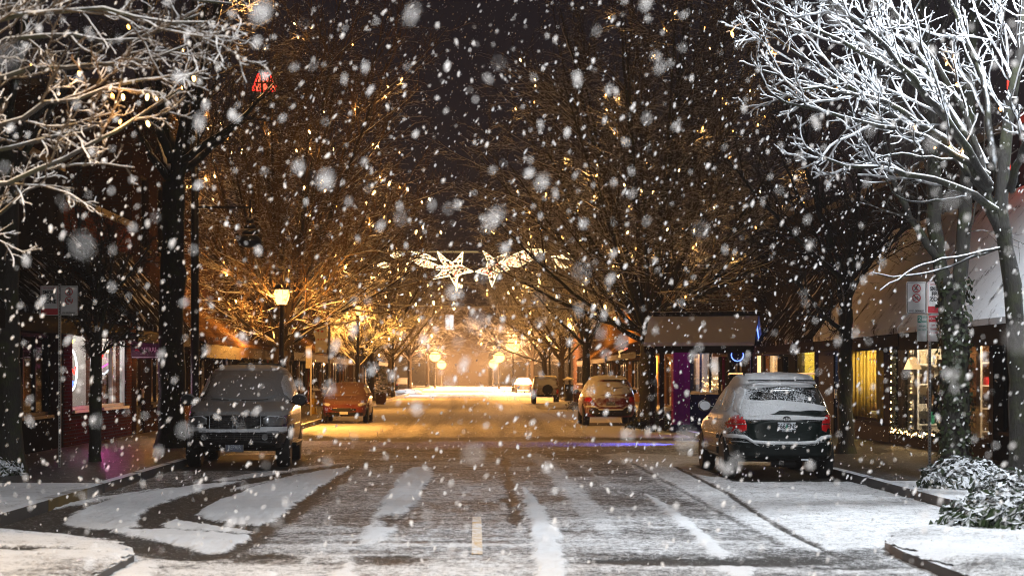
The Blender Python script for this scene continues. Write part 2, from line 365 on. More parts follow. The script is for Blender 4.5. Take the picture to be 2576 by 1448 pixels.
def snow_depth(X, Y):
    wob = (vnoise(X, Y, .5, .8, 1) - .5) * .07 + (vnoise(X, Y, .12, .2, 2) - .5) * .06 + (vnoise(X, Y, .04, .07, 4) - .5) * .05
    # long lanes further up the street: packed snow with wheel tracks pressed into it
    base = 0.60 + 0.22 * (vnoise(X, Y, .8, 25, 3) - .5)
    for xc, w, a in ((-2.75, .3, .2), (-1.25, .3, .24), (1.0, .28, .26), (2.5, .3, .24), (-2.0, .12, .12), (3.2, .1, .15), (0.1, .25, .1)):
        xx = xc + .25 * np.sin(Y / 17 + xc * 3)
        base = base - a * np.exp(-((X - xx) / w) ** 2) * (.45 + .9 * vnoise(X, Y, 2, 9, int(40 + xc * 10)))
    base = base + .32 * sst(np.abs(X - .2), 2.9, 4.2)
    far = base
    # near part of the street: slush
    near = 0.42 + .25 * (vnoise(X, Y, 1.1, 1.0, 7) - .5) + .3 * (vnoise(X, Y, 1.6, .35, 8) - .5) * sst(-Y, -26, -18)
    near = near - .04 * sst(Y, 26, 40)
    k = sst(Y, 40, 50); S0 = near * (1 - k) + far * k
    S0 = S0 + .12 * sst(-Y, -20, -16)
    def put(pts, val, soft=.05, rnd=2, wb=1.0):
        nonlocal S0
        d = sd_poly(X, Y, curved(gq(pts), rnd)) + wob * wb
        m = 1 - sst(d, -soft, soft); S0 = S0 * (1 - m) + val * m
    def track(pts, w, val, soft=.06, wb=.5):
        nonlocal S0
        d = d_line(X, Y, gq(pts)) + wob * wb
        m = 1 - sst(d, w - soft, w + soft); S0 = S0 * (1 - m) + val * m
    # wet asphalt where cars turned into the side lane on the left
    put([(-120, 1336), (60, 1296), (400, 1225), (640, 1190), (880, 1166), (900, 1180), (820, 1245), (700, 1340), (600, 1400), (480, 1420), (335, 1400), (150, 1350), (-120, 1350)], .13, .12)
    put([(440, 1190), (700, 1158), (880, 1150), (890, 1168), (640, 1192), (420, 1225), (120, 1290), (100, 1270)], .34, .15)
    put([(892, 1173), (830, 1180), (700, 1203), (600, 1240), (520, 1272), (500, 1290), (510, 1306), (590, 1318), (668, 1328), (735, 1275), (830, 1207)], .97, .05, 1)
    put([(640, 1206), (480, 1222), (340, 1240), (240, 1268), (165, 1300), (162, 1322), (260, 1336), (350, 1330), (340, 1306), (380, 1275), (480, 1240), (600, 1212)], .93, .06, 2)
    put([(395, 1330), (428, 1304), (520, 1322), (640, 1338), (630, 1344), (520, 1337)], .92, .05, 1)
    put([(250, 1334), (380, 1332), (520, 1338), (642, 1351), (600, 1372), (552, 1396), (500, 1390), (380, 1358)], .97, .05, 1)
    put([(90, 1292), (190, 1262), (330, 1240), (420, 1225), (330, 1246), (190, 1272)], .85, .05, 1)
    put([(500, 1214), (660, 1187), (850, 1165), (880, 1163), (780, 1179), (600, 1208)], .72, .06, 1)
    put([(580, 1228), (700, 1203), (800, 1187), (700, 1209), (600, 1232)], .6, .05, 1)
    put([(120, 1348), (200, 1352), (300, 1358), (200, 1356)], .8, .04, 1)
    put([(330, 1420), (400, 1410), (380, 1460), (250, 1470)], .9, .06, 1)
    put([(840, 1448), (890, 1405), (880, 1470), (820, 1500)], .9, .06, 1)
    # strips left standing between the wheel tracks
    put([(895, 1368), (945, 1372), (1000, 1322), (1045, 1260), (1098, 1178), (1040, 1172), (1000, 1205), (960, 1275)], .93, .06, 1)
    put([(1310, 1222), (1328, 1290), (1340, 1350), (1344, 1400), (1352, 1470), (1428, 1470), (1412, 1395), (1395, 1340), (1360, 1270), (1335, 1240)], .97, .05, 1)
    put([(1318, 1142), (1360, 1175), (1430, 1260), (1500, 1340), (1560, 1345), (1520, 1290), (1430, 1195), (1365, 1140)], .66, .08, 1)
    put([(1420, 1140), (1470, 1170), (1560, 1240), (1480, 1190)], .55, .08, 1)
    put([(1610, 1238), (1700, 1308), (1770, 1372), (1850, 1470), (1925, 1470), (1820, 1385), (1730, 1312), (1660, 1258)], .95, .05, 1)
    # smooth snow by the parked car on the right
    put([(1490, 1135), (1600, 1180), (1700, 1238), (1800, 1290), (1900, 1335), (1990, 1378), (2060, 1430), (2250, 1410), (2480, 1365), (2600, 1330), (2560, 1260), (2200, 1195), (2100, 1180), (1800, 1150)], .70, .15, 1)
    put([(1860, 1400), (1960, 1378), (2080, 1392), (2200, 1380), (2260, 1400), (2200, 1430), (2060, 1425), (1950, 1430)], .32, .25, 2)
    put([(1880, 1395), (1900, 1400), (2000, 1430), (2260, 1425), (2270, 1432), (2000, 1440)], .25, .1, 1)
    track([(1700, 1175), (1830, 1242), (1890, 1285), (1990, 1345), (2100, 1400)], .045, .2, .04, .3)
    track([(1590, 1165), (1720, 1238), (1830, 1302), (1960, 1372)], .05, .35, .05)
    # the churned line in the middle, dark melt patches, a stripe of yellow paint is its own sheet
    track([(1268, 1150), (1275, 1200), (1285, 1260), (1300, 1330)], .07, .12, .05, 1.5)
    put([(960, 1300), (1020, 1290), (1000, 1320), (960, 1330)], .12, .3, 2, 3)
    put([(900, 1405), (1030, 1395), (1060, 1412), (980, 1425)], .06, .35, 2, 3)
    put([(480, 1400), (700, 1390), (760, 1408), (600, 1420)], .12, .3, 2, 3)
    put([(1400, 1412), (1700, 1402), (2100, 1408), (2100, 1424), (1700, 1426)], .14, .16, 2, 2)
    # wet band over the cross gutter and the parking bays
    m = np.exp(-((Y - 48.2 - .3 * np.sin(X * .7)) / 1.3) ** 2) * sst(X, -5.6, -3.0); S0 = S0 * (1 - .9 * m) + .02 * m
    put([(760, 1092), (840, 1098), (840, 1106), (760, 1110)], .08, .2)
    # dry bays under and just behind the parked vehicles
    for x0, x1, y0, y1 in ((4.25, 6.2, 28.9, 34.2), (-5.45, -3.35, 32.4, 38.6), (-5.4, -3.7, 63.9, 68), (3.85, 5.6, 60.6, 65)):
        d = np.maximum(np.maximum(x0 - X, X - x1), np.maximum(y0 - Y, Y - y1)) + wob
        m = 1 - sst(d, -.1, .12); S0 = S0 * (1 - m) + .04 * m
    # white ground at the far cross street
    S0 = np.maximum(S0, .8 * sst(Y, 150, 165))
    return np.clip(S0, 0, 1)
Sd = snow_depth(X, Y)
Z = .004 + .030 * Sd * (.45 + .7 * vnoise(X, Y, .15, .2, 11) + .5 * vnoise(X, Y, .05, .07, 12)) * sst(-Y, -70, -40)
nr, nc = X.shape
idx = np.arange(nr * nc).reshape(nr, nc)
Fq = np.stack([idx[:-1, :-1], idx[:-1, 1:], idx[1:, 1:], idx[1:, :-1]], -1).reshape(-1, 4)
def ground_material(name, bare, bare_rough=.33, use_attr=True, flat=.5, nz=.5):
    t = NT(name)
    co = t.n('TexCoord').outputs['Object']
    n1 = t.noise(3.0, 6, co); n2 = t.noise(24, 6, co, .7); n3 = t.noise(95, 4, co, .7)
    if use_attr: s = t.n('Attribute', attribute_name='snow').outputs['Fac']
    else: s = flat
    n4 = t.noise(9, 5, co, .65)
    amt = t.math('ADD', s, t.math('MULTIPLY', t.math('SUBTRACT', n2, .5), 1.5))
    amt = t.math('ADD', amt, t.math('MULTIPLY', t.math('SUBTRACT', n4, .5), .8))
    amt = t.math('ADD', amt, t.math('MULTIPLY', t.math('SUBTRACT', n3, .5), 1.6))
    amt = t.math('ADD', amt, t.math('MULTIPLY', t.math('SUBTRACT', n1, .5), nz))
    m = t.smooth(amt, .26, .74)
    bc = t.mixc(n2, c4([k * .6 for k in bare]), c4([k * 1.5 for k in bare]))
    base = t.bsdf(bc, t.math('MULTIPLY_ADD', n1, .3, bare_rough - .15), bump=n3, bstr=.35, bdist=.01, spec=.22)
    sn = t.bsdf(t.mixc(n1, (.70, .70, .71, 1), (.84, .85, .87, 1)), .8, bump=n2, bstr=.35, bdist=.03, spec=.25)
    return t.end(t.n('MixShader', {0: m, 1: base, 2: sn}).outputs[0])
M['road'] = ground_material('snowy_asphalt', (.034, .032, .030), .68)
road = arr_mesh('road', np.stack([X, Y, Z], -1).reshape(-1, 3), Fq, 'road', smooth=True)
at_ = road.data.attributes.new('snow', 'FLOAT', 'POINT'); at_.data.foreach_set('value', Sd.ravel().astype(np.float32))
tag(road, 'snow covered street with wheel tracks between the kerbs', 'road', kind='structure')
M['ground_far'] = ground_material('snowy_ground', (.05, .045, .04), use_attr=False, flat=.75)
g = MB(); g.add([(-260, -40, -.02), (260, -40, -.02), (260, 700, -.02), (-260, 700, -.02)], [(0, 1, 2, 3)])
tag(g.build('ground', 'ground_far'), 'wide snowy ground around the street', 'ground', kind='structure')
# painted line showing through the slush
M['yellow_line'] = ground_material('worn_yellow_line', (.46, .33, .10), .5, False, .57, 1.1)
ly = MB()
for (a, b) in ((1302, 1398),):
    q = gq([(1186, b), (1214, b), (1210, a), (1188, a)]); n = 12
    for i in range(n):
        f0, f1 = i / n, (i + 1) / n
        L = lambda p, r, f: (p[0] + (r[0] - p[0]) * f, p[1] + (r[1] - p[1]) * f, .0265)
        ly.add([L(q[0], q[3], f0), L(q[1], q[2], f0), L(q[1], q[2], f1), L(q[0], q[3], f1)], [(0, 1, 2, 3)])
tag(ly.build('lane_line', 'yellow_line'), 'worn yellow centre line under slush on the street', 'road marking', kind='structure')
# pavements: slabs with a real kerb step
M['walk_wet'] = ground_material('wet_pavement', (.050, .046, .045), .36, False, .17, .9)
M['walk_snow'] = ground_material('snowy_pavement', (.07, .065, .06), .4, False, .80, .8)
def slab(name, outline, mat, label, z=.15, kerbw=.16):
    p = curved(outline, 1) if len(outline) > 4 else outline
    mb = MB(); mb.prism(p, -.05, z, 'xy'); o = mb.build(name, mat)
    return tag(o, label, 'pavement', kind='structure')
slab('pavement', [(-12, 26.5), (LK - .16, 26.5), (LK - .16, 400), (-12, 400)], 'walk_wet', 'wet pavement in front of the shops on the left')
slab('pavement', [(-14, 20.3), (LK - .16, 20.3), (LK - .16, 26.5), (-14, 26.5)], 'walk_snow', 'snow covered pavement corner by the left sign post')
slab('pavement', [(RK + .16, 21.8), (13, 21.8), (13, 27.0), (RK + .16, 27.0)], 'walk_snow', 'snowy pavement around the shrub on the right')
slab('pavement', [(RK + .16, 27.0), (14, 27.0), (14, 400), (RK + .16, 400)], 'walk_wet', 'wet pavement in front of the lit shops on the right')
corner_l = [(-3.3, 2), (-3.05, 16.2), (-3.35, 17.6), (-4.4, 18.7), (-5.6, 19.1), (-14, 19.3), (-14, 2)]
slab('pavement', corner_l, 'kerb', 'snow covered rounded kerb corner at the bottom left', .085)
corner_r = [(4.25, 2), (4.02, 15.6), (4.0, 17.0), (4.15, 18.1), (5.0, 19.6), (6.2, 20.3), (14, 20.6), (14, 2)]
slab('pavement', corner_r, 'kerb', 'snow covered rounded kerb corner at the bottom right', .11)
M['lumpy_snow'] = ground_material('lumpy_snow', (.06, .055, .05), .5, True, .9, .5)
def snow_sheet(label, outline, x0, x1, y0, y1, z, seed, bare=()):
    """trodden snow lying on a kerb corner: lumps, footprints and a ragged edge"""
    nx, ny = int((x1 - x0) / .035), int((y1 - y0) / .06)
    GX, GY = np.meshgrid(np.linspace(x0, x1, nx), np.linspace(y0, y1, ny))
    sd = sd_poly(GX, GY, curved(outline, 1)) + (vnoise(GX, GY, .25, .3, seed) - .5) * .16 + (vnoise(GX, GY, .06, .08, seed + 1) - .5) * .07
    h = .012 + .05 * sst(-sd, -.02, .3) * (.5 + .6 * vnoise(GX, GY, .6, .8, seed + 2) + .35 * vnoise(GX, GY, .12, .16, seed + 3))
    rg = np.random.default_rng(seed); s_ = np.clip(.52 + .6 * (vnoise(GX, GY, 1.1, 1.5, seed + 4) - .25), 0, 1.0)
    for k in range(26):                                   # footprints along two walked lines
        t_ = k / 26; px, py = x0 + (x1 - x0) * (t_ + rg.normal(0, .01)), y0 + (y1 - y0) * (.25 + .5 * ((k % 2) * .08 + t_ * .8)) + rg.normal(0, .08)
        d = ((GX - px) / .15) ** 2 + ((GY - py) / .07) ** 2; m = np.exp(-d * 1.6); h -= .03 * m; s_ -= .5 * m
    for (bx_, by_, rx, ry) in bare:
        d = ((GX - bx_) / rx) ** 2 + ((GY - by_) / ry) ** 2; m = np.exp(-d ** 2); h -= .05 * m; s_ -= 1.0 * m
    h = np.maximum(h, .004); I = np.arange(nx * ny).reshape(ny, nx)
    q = np.stack([I[:-1, :-1], I[:-1, 1:], I[1:, 1:], I[1:, :-1]], -1).reshape(-1, 4); ok = (sd.ravel()[q] < 0).all(1)
    o = arr_mesh('snow', np.stack([GX, GY, z + h], -1).reshape(-1, 3), q[ok], 'lumpy_snow', smooth=True)
    a_ = o.data.attributes.new('snow', 'FLOAT', 'POINT'); a_.data.foreach_set('value', np.clip(s_, 0, 1).ravel().astype(np.float32))
    return tag(o, label, 'snow', kind='stuff')
snow_sheet('trodden snow on the kerb corner at the bottom left', corner_l, -9, -2.9, 11.5, 19.4, .085, 21, ((-4.55, 16.65, .8, .16),))
snow_sheet('trodden snow on the kerb corner at the bottom right', corner_r, 3.9, 9.5, 11.5, 20.7, .11, 31)
def kerb(pts, label, w=.16, z=.155):
    mb = MB()
    for (ax, ay), (bx, by) in zip(pts[:-1], pts[1:]):
        n = max(1, int(math.hypot(bx - ax, by - ay) / 3)) if ay > 15 else 1
        for i in range(n):
            f0, f1 = i / n + .0005, (i + 1) / n - .0005
            y0, y1 = ay + (by - ay) * f0, ay + (by - ay) * f1
            x0, x1 = ax + (bx - ax) * f0, ax + (bx - ax) * f1
            mb.add([(x0 - w / 2, y0, -.05), (x0 + w / 2, y0, -.05), (x1 + w / 2, y1, -.05), (x1 - w / 2, y1, -.05), (x0 - w / 2, y0, z), (x0 + w / 2, y0, z), (x1 + w / 2, y1, z), (x1 - w / 2, y1, z)],
                   [(3, 2, 1, 0), (4, 5, 6, 7), (0, 1, 5, 4), (1, 2, 6, 5), (2, 3, 7, 6), (3, 0, 4, 7)])
    return tag(mb.build('kerb', 'kerb'), label, 'kerb', kind='structure')
kerb([(LK - .08, 20.2), (LK - .08, 180)], 'dark kerb along the left side of the street')
kerb([(RK + .08, 21.8), (RK + .08, 180)], 'dark kerb along the right side of the street')
yk = MB(); yk.box(LK - .163, LK + .004, 22.8, 25.1, -.04, .158)
M['kerb_yellow'] = snowy('worn_yellow_kerb', (.10, .06, .012), thr=.95, nscale=4, namp=.6, rough=.7, var=.6)
tag(yk.build('kerb_paint', 'kerb_yellow'), 'worn yellow painted length of the left kerb', 'kerb marking', kind='structure')
# storm drain in the near left corner
dr = thing('storm_drain', 'dark iron storm drain mouth in the snowy bottom left corner', 'drain', (-4.55, 16.65, .096))
mb = MB(); mb.prism([(-.75, -.10), (.42, -.07), (.5, 0), (.42, .10), (-.75, .13)], .0, .012, 'xy'); mb.build('drain_mouth', 'ink', dr)
mb = MB()
for i in range(7): mb.box(-.68 + i * .15, -.64 + i * .15, -.07, .09, .012, .02)
mb.build('grating', 'dark_metal', dr)
# ------------------------------------------------------------------ trees
def tubes(P, Rd, sides):
    N, K, _ = P.shape
    T = np.empty_like(P); T[:, 1:-1] = P[:, 2:] - P[:, :-2]; T[:, 0] = P[:, 1] - P[:, 0]; T[:, -1] = P[:, -1] - P[:, -2]
    T /= np.linalg.norm(T, axis=2, keepdims=True) + 1e-9
    up = np.zeros_like(P); st = np.abs(T[..., 2]) > .97; up[..., 2] = 1; up[st] = (0, 1, 0)
    a = up - T * (up * T).sum(2, keepdims=True); a /= np.linalg.norm(a, axis=2, keepdims=True) + 1e-9
    b = np.cross(T, a)
    ang = 2 * np.pi * np.arange(sides) / sides
    V = P[:, :, None] + (a[:, :, None] * np.cos(ang)[None, None, :, None] + b[:, :, None] * np.sin(ang)[None, None, :, None]) * Rd[:, :, None, None]
    base = (np.arange(N) * K * sides)[:, None, None] + (np.arange(K - 1) * sides)[None, :, None]
    k = np.arange(sides)[None, None, :]; k2 = (k + 1) % sides
    Fc = np.stack([base + k, base + sides + k, base + sides + k2, base + k2], -1).reshape(-1, 4)
    return V.reshape(-1, 3), Fc
def grow(st, d, L, r0, r1, K, wander, up, rng, sag=0.0):
    """N branches as polylines: wandering, turning up, and sagging at the tips"""
    N = len(st); P = np.empty((N, K + 1, 3)); P[:, 0] = st; d = d / (np.linalg.norm(d, axis=1, keepdims=True) + 1e-9)
    for i in range(K):
        d = d + rng.normal(0, wander, (N, 3)); d[:, 2] += up - sag * i / K
        d /= np.linalg.norm(d, axis=1, keepdims=True) + 1e-9
        P[:, i + 1] = P[:, i] + d * (L / K)[:, None]
    t = np.linspace(0, 1, K + 1)[None]
    return P, r0[:, None] * (1 - t) + r1[:, None] * t
def sprout(P, Rd, per, t0, t1, ang, rng, flat=0.0):
    """start points, directions and parents' radii of PER children on each branch"""
    N, K, _ = P.shape
    t = (t0 + (t1 - t0) * ((np.arange(per)[None] + rng.random((N, per))) / per)) * (K - 1)
    i = np.minimum(t.astype(int), K - 2); f = (t - i)[..., None]; n = np.arange(N)[:, None]
    st = P[n, i] * (1 - f) + P[n, i + 1] * f
    T = P[n, i + 1] - P[n, i]; T /= np.linalg.norm(T, axis=2, keepdims=True) + 1e-9
    rv = rng.normal(0, 1, T.shape); rv[..., 2] *= (1 - flat)
    rv -= T * (rv * T).sum(2, keepdims=True); rv /= np.linalg.norm(rv, axis=2, keepdims=True) + 1e-9
    a = ang * rng.uniform(.7, 1.3, T.shape[:2])[..., None]
    d = T * np.cos(a) + rv * np.sin(a)
    rr = Rd[n, i] * (1 - f[..., 0]) + Rd[n, i + 1] * f[..., 0]
    return st.reshape(-1, 3), d.reshape(-1, 3), rr.reshape(-1), (t / (K - 1)).reshape(-1)
def build_tree(name, label, x, y, seed, stems, levels, wood='bark_dark', twig='twig', cat='tree', group=None, trunk_sides=10, keep=None, z0=.13):
    """stems: hand-placed trunk and limb polylines [(points, r0, r1)], local metres; levels: dicts that describe each finer order of twigs"""
    rng = np.random.default_rng(seed)
    root = thing(name, label, cat, (x, y, z0), 0, group)
    V, Fc, o = [], [], 0
    cur = []
    for pts, r0, r1, bears in stems:
        p = np.array(pts, float)
        # smooth the polyline
        for _ in range(2):
            q = [p[0]]
            for a, b in zip(p[:-1], p[1:]): q += [a * .75 + b * .25, a * .25 + b * .75]
            p = np.array(q + [p[-1]])
        k = 14; s = np.r_[0, np.cumsum(np.linalg.norm(np.diff(p, axis=0), axis=1))]; u = np.linspace(0, s[-1], k + 1)
        p = np.stack([np.interp(u, s, p[:, j]) for j in range(3)], 1)
        p[1:-1] += rng.normal(0, .018, (k - 1, 3)) * min(1.0, s[-1] / 4)
        rr = np.linspace(r0, r1, k + 1) * (1 + rng.normal(0, .05, k + 1))
        if r0 > .12 and abs(p[0, 2]) < .05: rr[0] *= 1.45; rr[1] *= 1.12
        v_, f_ = tubes(p[None], rr[None], trunk_sides); V.append(v_); Fc.append(f_ + o); o += len(v_)
        if bears: cur.append((p, rr, s[-1]))
    arr_mesh('trunk', np.concatenate(V), np.concatenate(Fc), wood, root, smooth=True)
    P = np.stack([c[0] for c in cur]); Rd = np.stack([c[1] for c in cur]); Lp = np.array([c[2] for c in cur])
    V, Fc, o = [], [], 0; tips = []
    for lv in levels:
        st, d, rr, t = sprout(P, Rd, lv['n'], lv.get('t0', .25), lv.get('t1', .98), lv.get('ang', .7), rng, lv.get('flat', 0))
        Lc = np.repeat(Lp, lv['n']) * lv['len'] * (1.15 - .55 * t) * rng.uniform(.7, 1.25, len(t))
        if 'bias' in lv: d = d + np.array(lv['bias'])
        r0 = np.minimum(rr * .75, lv['r']); r1 = np.full(len(r0), lv.get('r1', lv['r'] * .4))
        if keep is not None:
            k_ = keep(st); st, d, Lc, r0, r1 = st[k_], d[k_], Lc[k_], r0[k_], r1[k_]
        P, Rd = grow(st, d, Lc, r0, r1, lv['k'], lv.get('wander', .12), lv.get('up', .03), rng, lv.get('sag', 0))
        Lp = Lc
        v_, f_ = tubes(P, Rd, lv.get('sides', 3)); V.append(v_); Fc.append(f_ + o); o += len(v_)
        tips.append(P)
    arr_mesh('crown', np.concatenate(V), np.concatenate(Fc), twig, root)
    return root, tips
def fan(n, z0, reach, height, seed, lean=(0, 0), r=.09, fr=.02, a0=0.0, inner=.35):
    """limbs of a vase-shaped street tree, as stems"""
    rng = random.Random(seed); out = []
    for i in range(n):
        a = a0 + 2 * math.pi * (i + rng.uniform(-.3, .3)) / n
        f = rng.uniform(inner, 1.0); zz = z0 + rng.uniform(-.4, .9)
        th = R(8 + 60 * (i * .618 % 1)) * rng.uniform(.9, 1.1)          # spread from the vertical
        Lm = 1 / math.sqrt((math.sin(th) / reach) ** 2 + (math.cos(th) / (height - z0)) ** 2) * rng.uniform(.85, 1.05)
        dx, dy, dz = math.sin(th) * math.cos(a), math.sin(th) * math.sin(a), math.cos(th)
        q = lambda f_, up_: (dx * Lm * f_ + lean[0] * f_, dy * Lm * f_ + lean[1] * f_, zz + dz * Lm * f_ + up_ * Lm)
        out.append(([(0, 0, zz), q(.3, -.02), q(.65, -.01), q(1.0, .06)], r * rng.uniform(.7, 1.1), fr, True))
    return out
def bulb_mesh():
    mb = MB(); mb.lathe([(.004, .05), (.016, .045), (.024, .015), (.024, -.01), (.014, -.04), (.003, -.05)], 8)
    o = mb.build('bulb', 'bulb', smooth=True); me = o.data; bpy.data.objects.remove(o); return me
BULB = bulb_mesh(); BULB2 = BULB.copy(); BULB2.materials.clear(); BULB2.materials.append(M['bulb_orange'])
def string_lights(root, tips, n, label, seed, size=1.0, lights=0, power=6, levels=(1, 2), cord=True, zmin=2.4, group='strings of warm bulbs in the street trees', pick=None, amber=.2):
    rng = random.Random(seed); base = root.location
    s = thing('string_lights', label, 'string lights', tuple(base), 0, group)
    pts = []
    tries = 0
    while len(pts) < n and tries < n * 60:
        tries += 1
        P = tips[rng.choice(levels)]; p = P[rng.randrange(len(P)), rng.randrange(1, P.shape[1])]
        if p[2] < zmin or (pick and not pick(p)): continue
        pts.append(Vector(p) + Vector((0, 0, -.05)))
    if cord:
        mb = MB(); rest = sorted(pts[:40], key=lambda p: p.z); left = list(rest); c = left.pop(0)
        while left:
            j = min(range(len(left)), key=lambda i: (left[i] - c).length); q = left.pop(j)
            mb.tube([c, (c + q) / 2 + Vector((0, 0, -.06)), q], .006, 3, cap=False)
            c = q
        if mb.v: mb.build('cord', 'black', s)
    for i, p in enumerate(pts):
        b = link('bulb', BULB2 if rng.random() < amber else BULB, s, p); k = size * rng.uniform(.75, 1.3); b.scale = (k, k, k)
        b.rotation_euler = (rng.uniform(-.6, .6), rng.uniform(-.6, .6), 0)
    for p in rng.sample(pts, min(lights, len(pts))):
        lamp_light('bulb_light', p + Vector((0, -.12, 0)), power * rng.uniform(.6, 1.4), (1, .5, .14), s, .05)
    return s
# ------------------------------------------------------------------ street lighting out of the frame (lamps stand beside and behind the camera)
def area_lamp(name, label, x, y, h, arm, color, power, size=.35, glow='coolglow', cone=142):
    s = thing(name, label, 'street lamp', (x, y, .12), 0)
    mb = MB(); mb.lathe([(.16, 0), (.16, .25), (.10, .4), (.075, h)], 12); mb.build('post', 'dark_metal', s, True)
    mb = MB(); mb.tube([(0, 0, h - .3), (arm * .3, 0, h + .25), (arm * .8, 0, h + .42), (arm, 0, h + .4)], .035, 8); mb.build('arm', 'dark_metal', s, True)
    mb = MB(); mb.obox((arm, 0, h + .40), .62, .26, .12); hd = mb.build('lamp_head', 'metal', s)
    mb = MB(); mb.obox((arm, 0, h + .325), .5, .2, .03); mb.build('lens', glow, hd)
    lamp_light('lamp_light', (arm, 0, h + .25), power, color, s, size, 'SPOT', spot_size=R(cone), spot_blend=.45)
    return s
area_lamp('street_lamp', 'tall cool white street lamp on the corner behind the camera', 4.4, 3.5, 9.0, -5.6, (.98, .97, .96), 8800, .5, cone=165)
area_lamp('street_lamp', 'tall cool white street lamp beside the frosted tree at the right', 9.6, 21.0, 8.6, -2.2, COOL, 5400, .7, cone=146)
area_lamp('street_lamp', 'warm street lamp by the snowy boughs beyond the left edge', -8.6, 10.5, 7.6, 2.2, (1.0, .64, .28), 2300, .3, 'sodium', 122)
# ------------------------------------------------------------------ buildings
def building(name, label, side, xf, y0, y1, h, openings, wall, cat='building', roof='stucco_dark', depth=6.0, cornice=None, awning=None, z0=.1):
    """a shop with real openings: each opening is dict(y0,y1,z0,z1,kind,frame,lit=(colour,power,wall material),div,panel)"""
    ym = (y0 + y1) / 2
    root = thing(name, label, cat, (side * xf, ym, z0))
    X_ = lambda w: side * w
    def bx(mb, w0, w1, a, b, c, d, mi=0):
        x0, x1 = sorted((X_(w0), X_(w1))); mb.box(x0, x1, a - ym, b - ym, c - z0, d - z0, mi)
    ops = openings
    ys_ = sorted({y0, y1} | {o['y0'] for o in ops} | {o['y1'] for o in ops})
    mb = MB()
    for a, b in zip(ys_[:-1], ys_[1:]):
        zs = sorted({z0, h} | {z for o in ops if o['y0'] <= a and o['y1'] >= b for z in (o['z0'], o['z1'])})
        for c, d in zip(zs[:-1], zs[1:]):
            if any(o['y0'] <= a + 1e-6 and o['y1'] >= b - 1e-6 and o['z0'] <= c + 1e-6 and o['z1'] >= d - 1e-6 for o in ops): continue
            bx(mb, 0, .28, a, b, c, d)
    bx(mb, .28, depth, y0, y0 + .2, z0, h); bx(mb, .28, depth, y1 - .2, y1, z0, h); bx(mb, depth, depth + .2, y0, y1, z0, h)
    mb.build('wall', wall, root)
    mb = MB(); bx(mb, -.05, depth + .25, y0 - .0, y1 + .0, h, h + .18); mb.build('roof', 'roof_snow', root)
    if cornice:
        mb = MB(); bx(mb, -.16, -.002, y0, y1, h - .45, h - .05); bx(mb, -.10, -.001, y0, y1, h - .62, h - .452); mb.build('cornice', cornice, root)
    for o in ops:
        a, b, c, d = o['y0'], o['y1'], o['z0'], o['z1']; fm = o.get('frame', 'dark_wood'); t = .07
        mb = MB()
        for q in ((a, a + t, c, d), (b - t, b, c, d), (a + t, b - t, c, c + t), (a + t, b - t, d - t, d)): bx(mb, .04, .16, *q)
        nd = o.get('div', 0)
        for i in range(nd):
            yc = a + (b - a) * (i + 1) / (nd + 1); bx(mb, .05, .15, yc - .03, yc + .03, c + t, d - t)
        for zt in o.get('rails', ()): bx(mb, .052, .148, a + t, b - t, zt - .03, zt + .03)
        door = o.get('kind') == 'door'
        wo_ = mb.build('door' if door else 'window', fm, root)
        if door:
            m2 = MB(); bx(m2, .07, .13, a + t, b - t, c + t, c + .75); m2.build('panel', fm, wo_)
            m2 = MB(); bx(m2, -.01, .05, b - .2, b - .16, c + .95, c + 1.2); m2.build('handle', 'metal', wo_)
        m2 = MB(); bx(m2, .095, .105, a + t, b - t, (c + .75) if door else c + t, d - t); m2.build('pane', 'glass', wo_)
        if not door:
            m2 = MB(); bx(m2, -.07, .2, a - .06, b + .06, c - .07, c - .002); m2.build('sill', o.get('sill', fm), wo_)
        if o.get('lit'):
            col, power, wm = o['lit']; dp = o.get('depth', 1.9); e = o.get('ext', .25)
            m2 = MB()
            bx(m2, dp, dp + .05, a - e, b + e, c - .3, d + .5); bx(m2, .285, dp, a - e - .05, a - e, c - .3, d + .5)
            bx(m2, .285, dp, b + e, b + e + .05, c - .3, d + .5); bx(m2, .285, dp, a - e, b + e, d + .5, d + .55)
            m2.build('back_wall', wm, root)
            m2 = MB(); bx(m2, .285, dp, a - e, b + e, c - .35, c - .301); m2.build('display_floor', 'floor_wood', root)
            lamp_light('shop_light', (X_(dp * .5), (a * .45 + b * .55) - ym, d + .2 - z0), power, col, root, .15)
    if awning:
        out, zl, zt, mat_, val = awning[:5]; ya, yb = (awning[5], awning[6]) if len(awning) > 5 else (y0 + .02, y1 - .02)
        mb = MB(); poly = [(X_(-.003), zt - z0), (X_(-out), zl - z0), (X_(-out), zl - .1 - z0), (X_(-.003), zt - .6 - z0)]
        mb.prism(poly, ya - ym, yb - ym, 'xz'); aw = mb.build('awning', mat_, root)
        mb = MB(); bx(mb, -out + .02, -out + .07, ya, yb, zl - .1 - val, zl - .103); mb.build('valance', 'dark_wood', aw)
        mb = MB(); bx(mb, -out + .08, -.004, ya + .03, yb - .03, zl - .22, zl - .17); mb.build('soffit', 'dark_wood', aw)
    return root
M['roof_snow'] = snowy('roof_snow', (.06, .055, .055), thr=.4, nscale=3)
def op(y0, y1, z0, z1, **k): return dict(y0=y0, y1=y1, z0=z0, z1=z1, **k)
LX, RX = 9.0, 9.8
WL = (1.0, .80, .60)
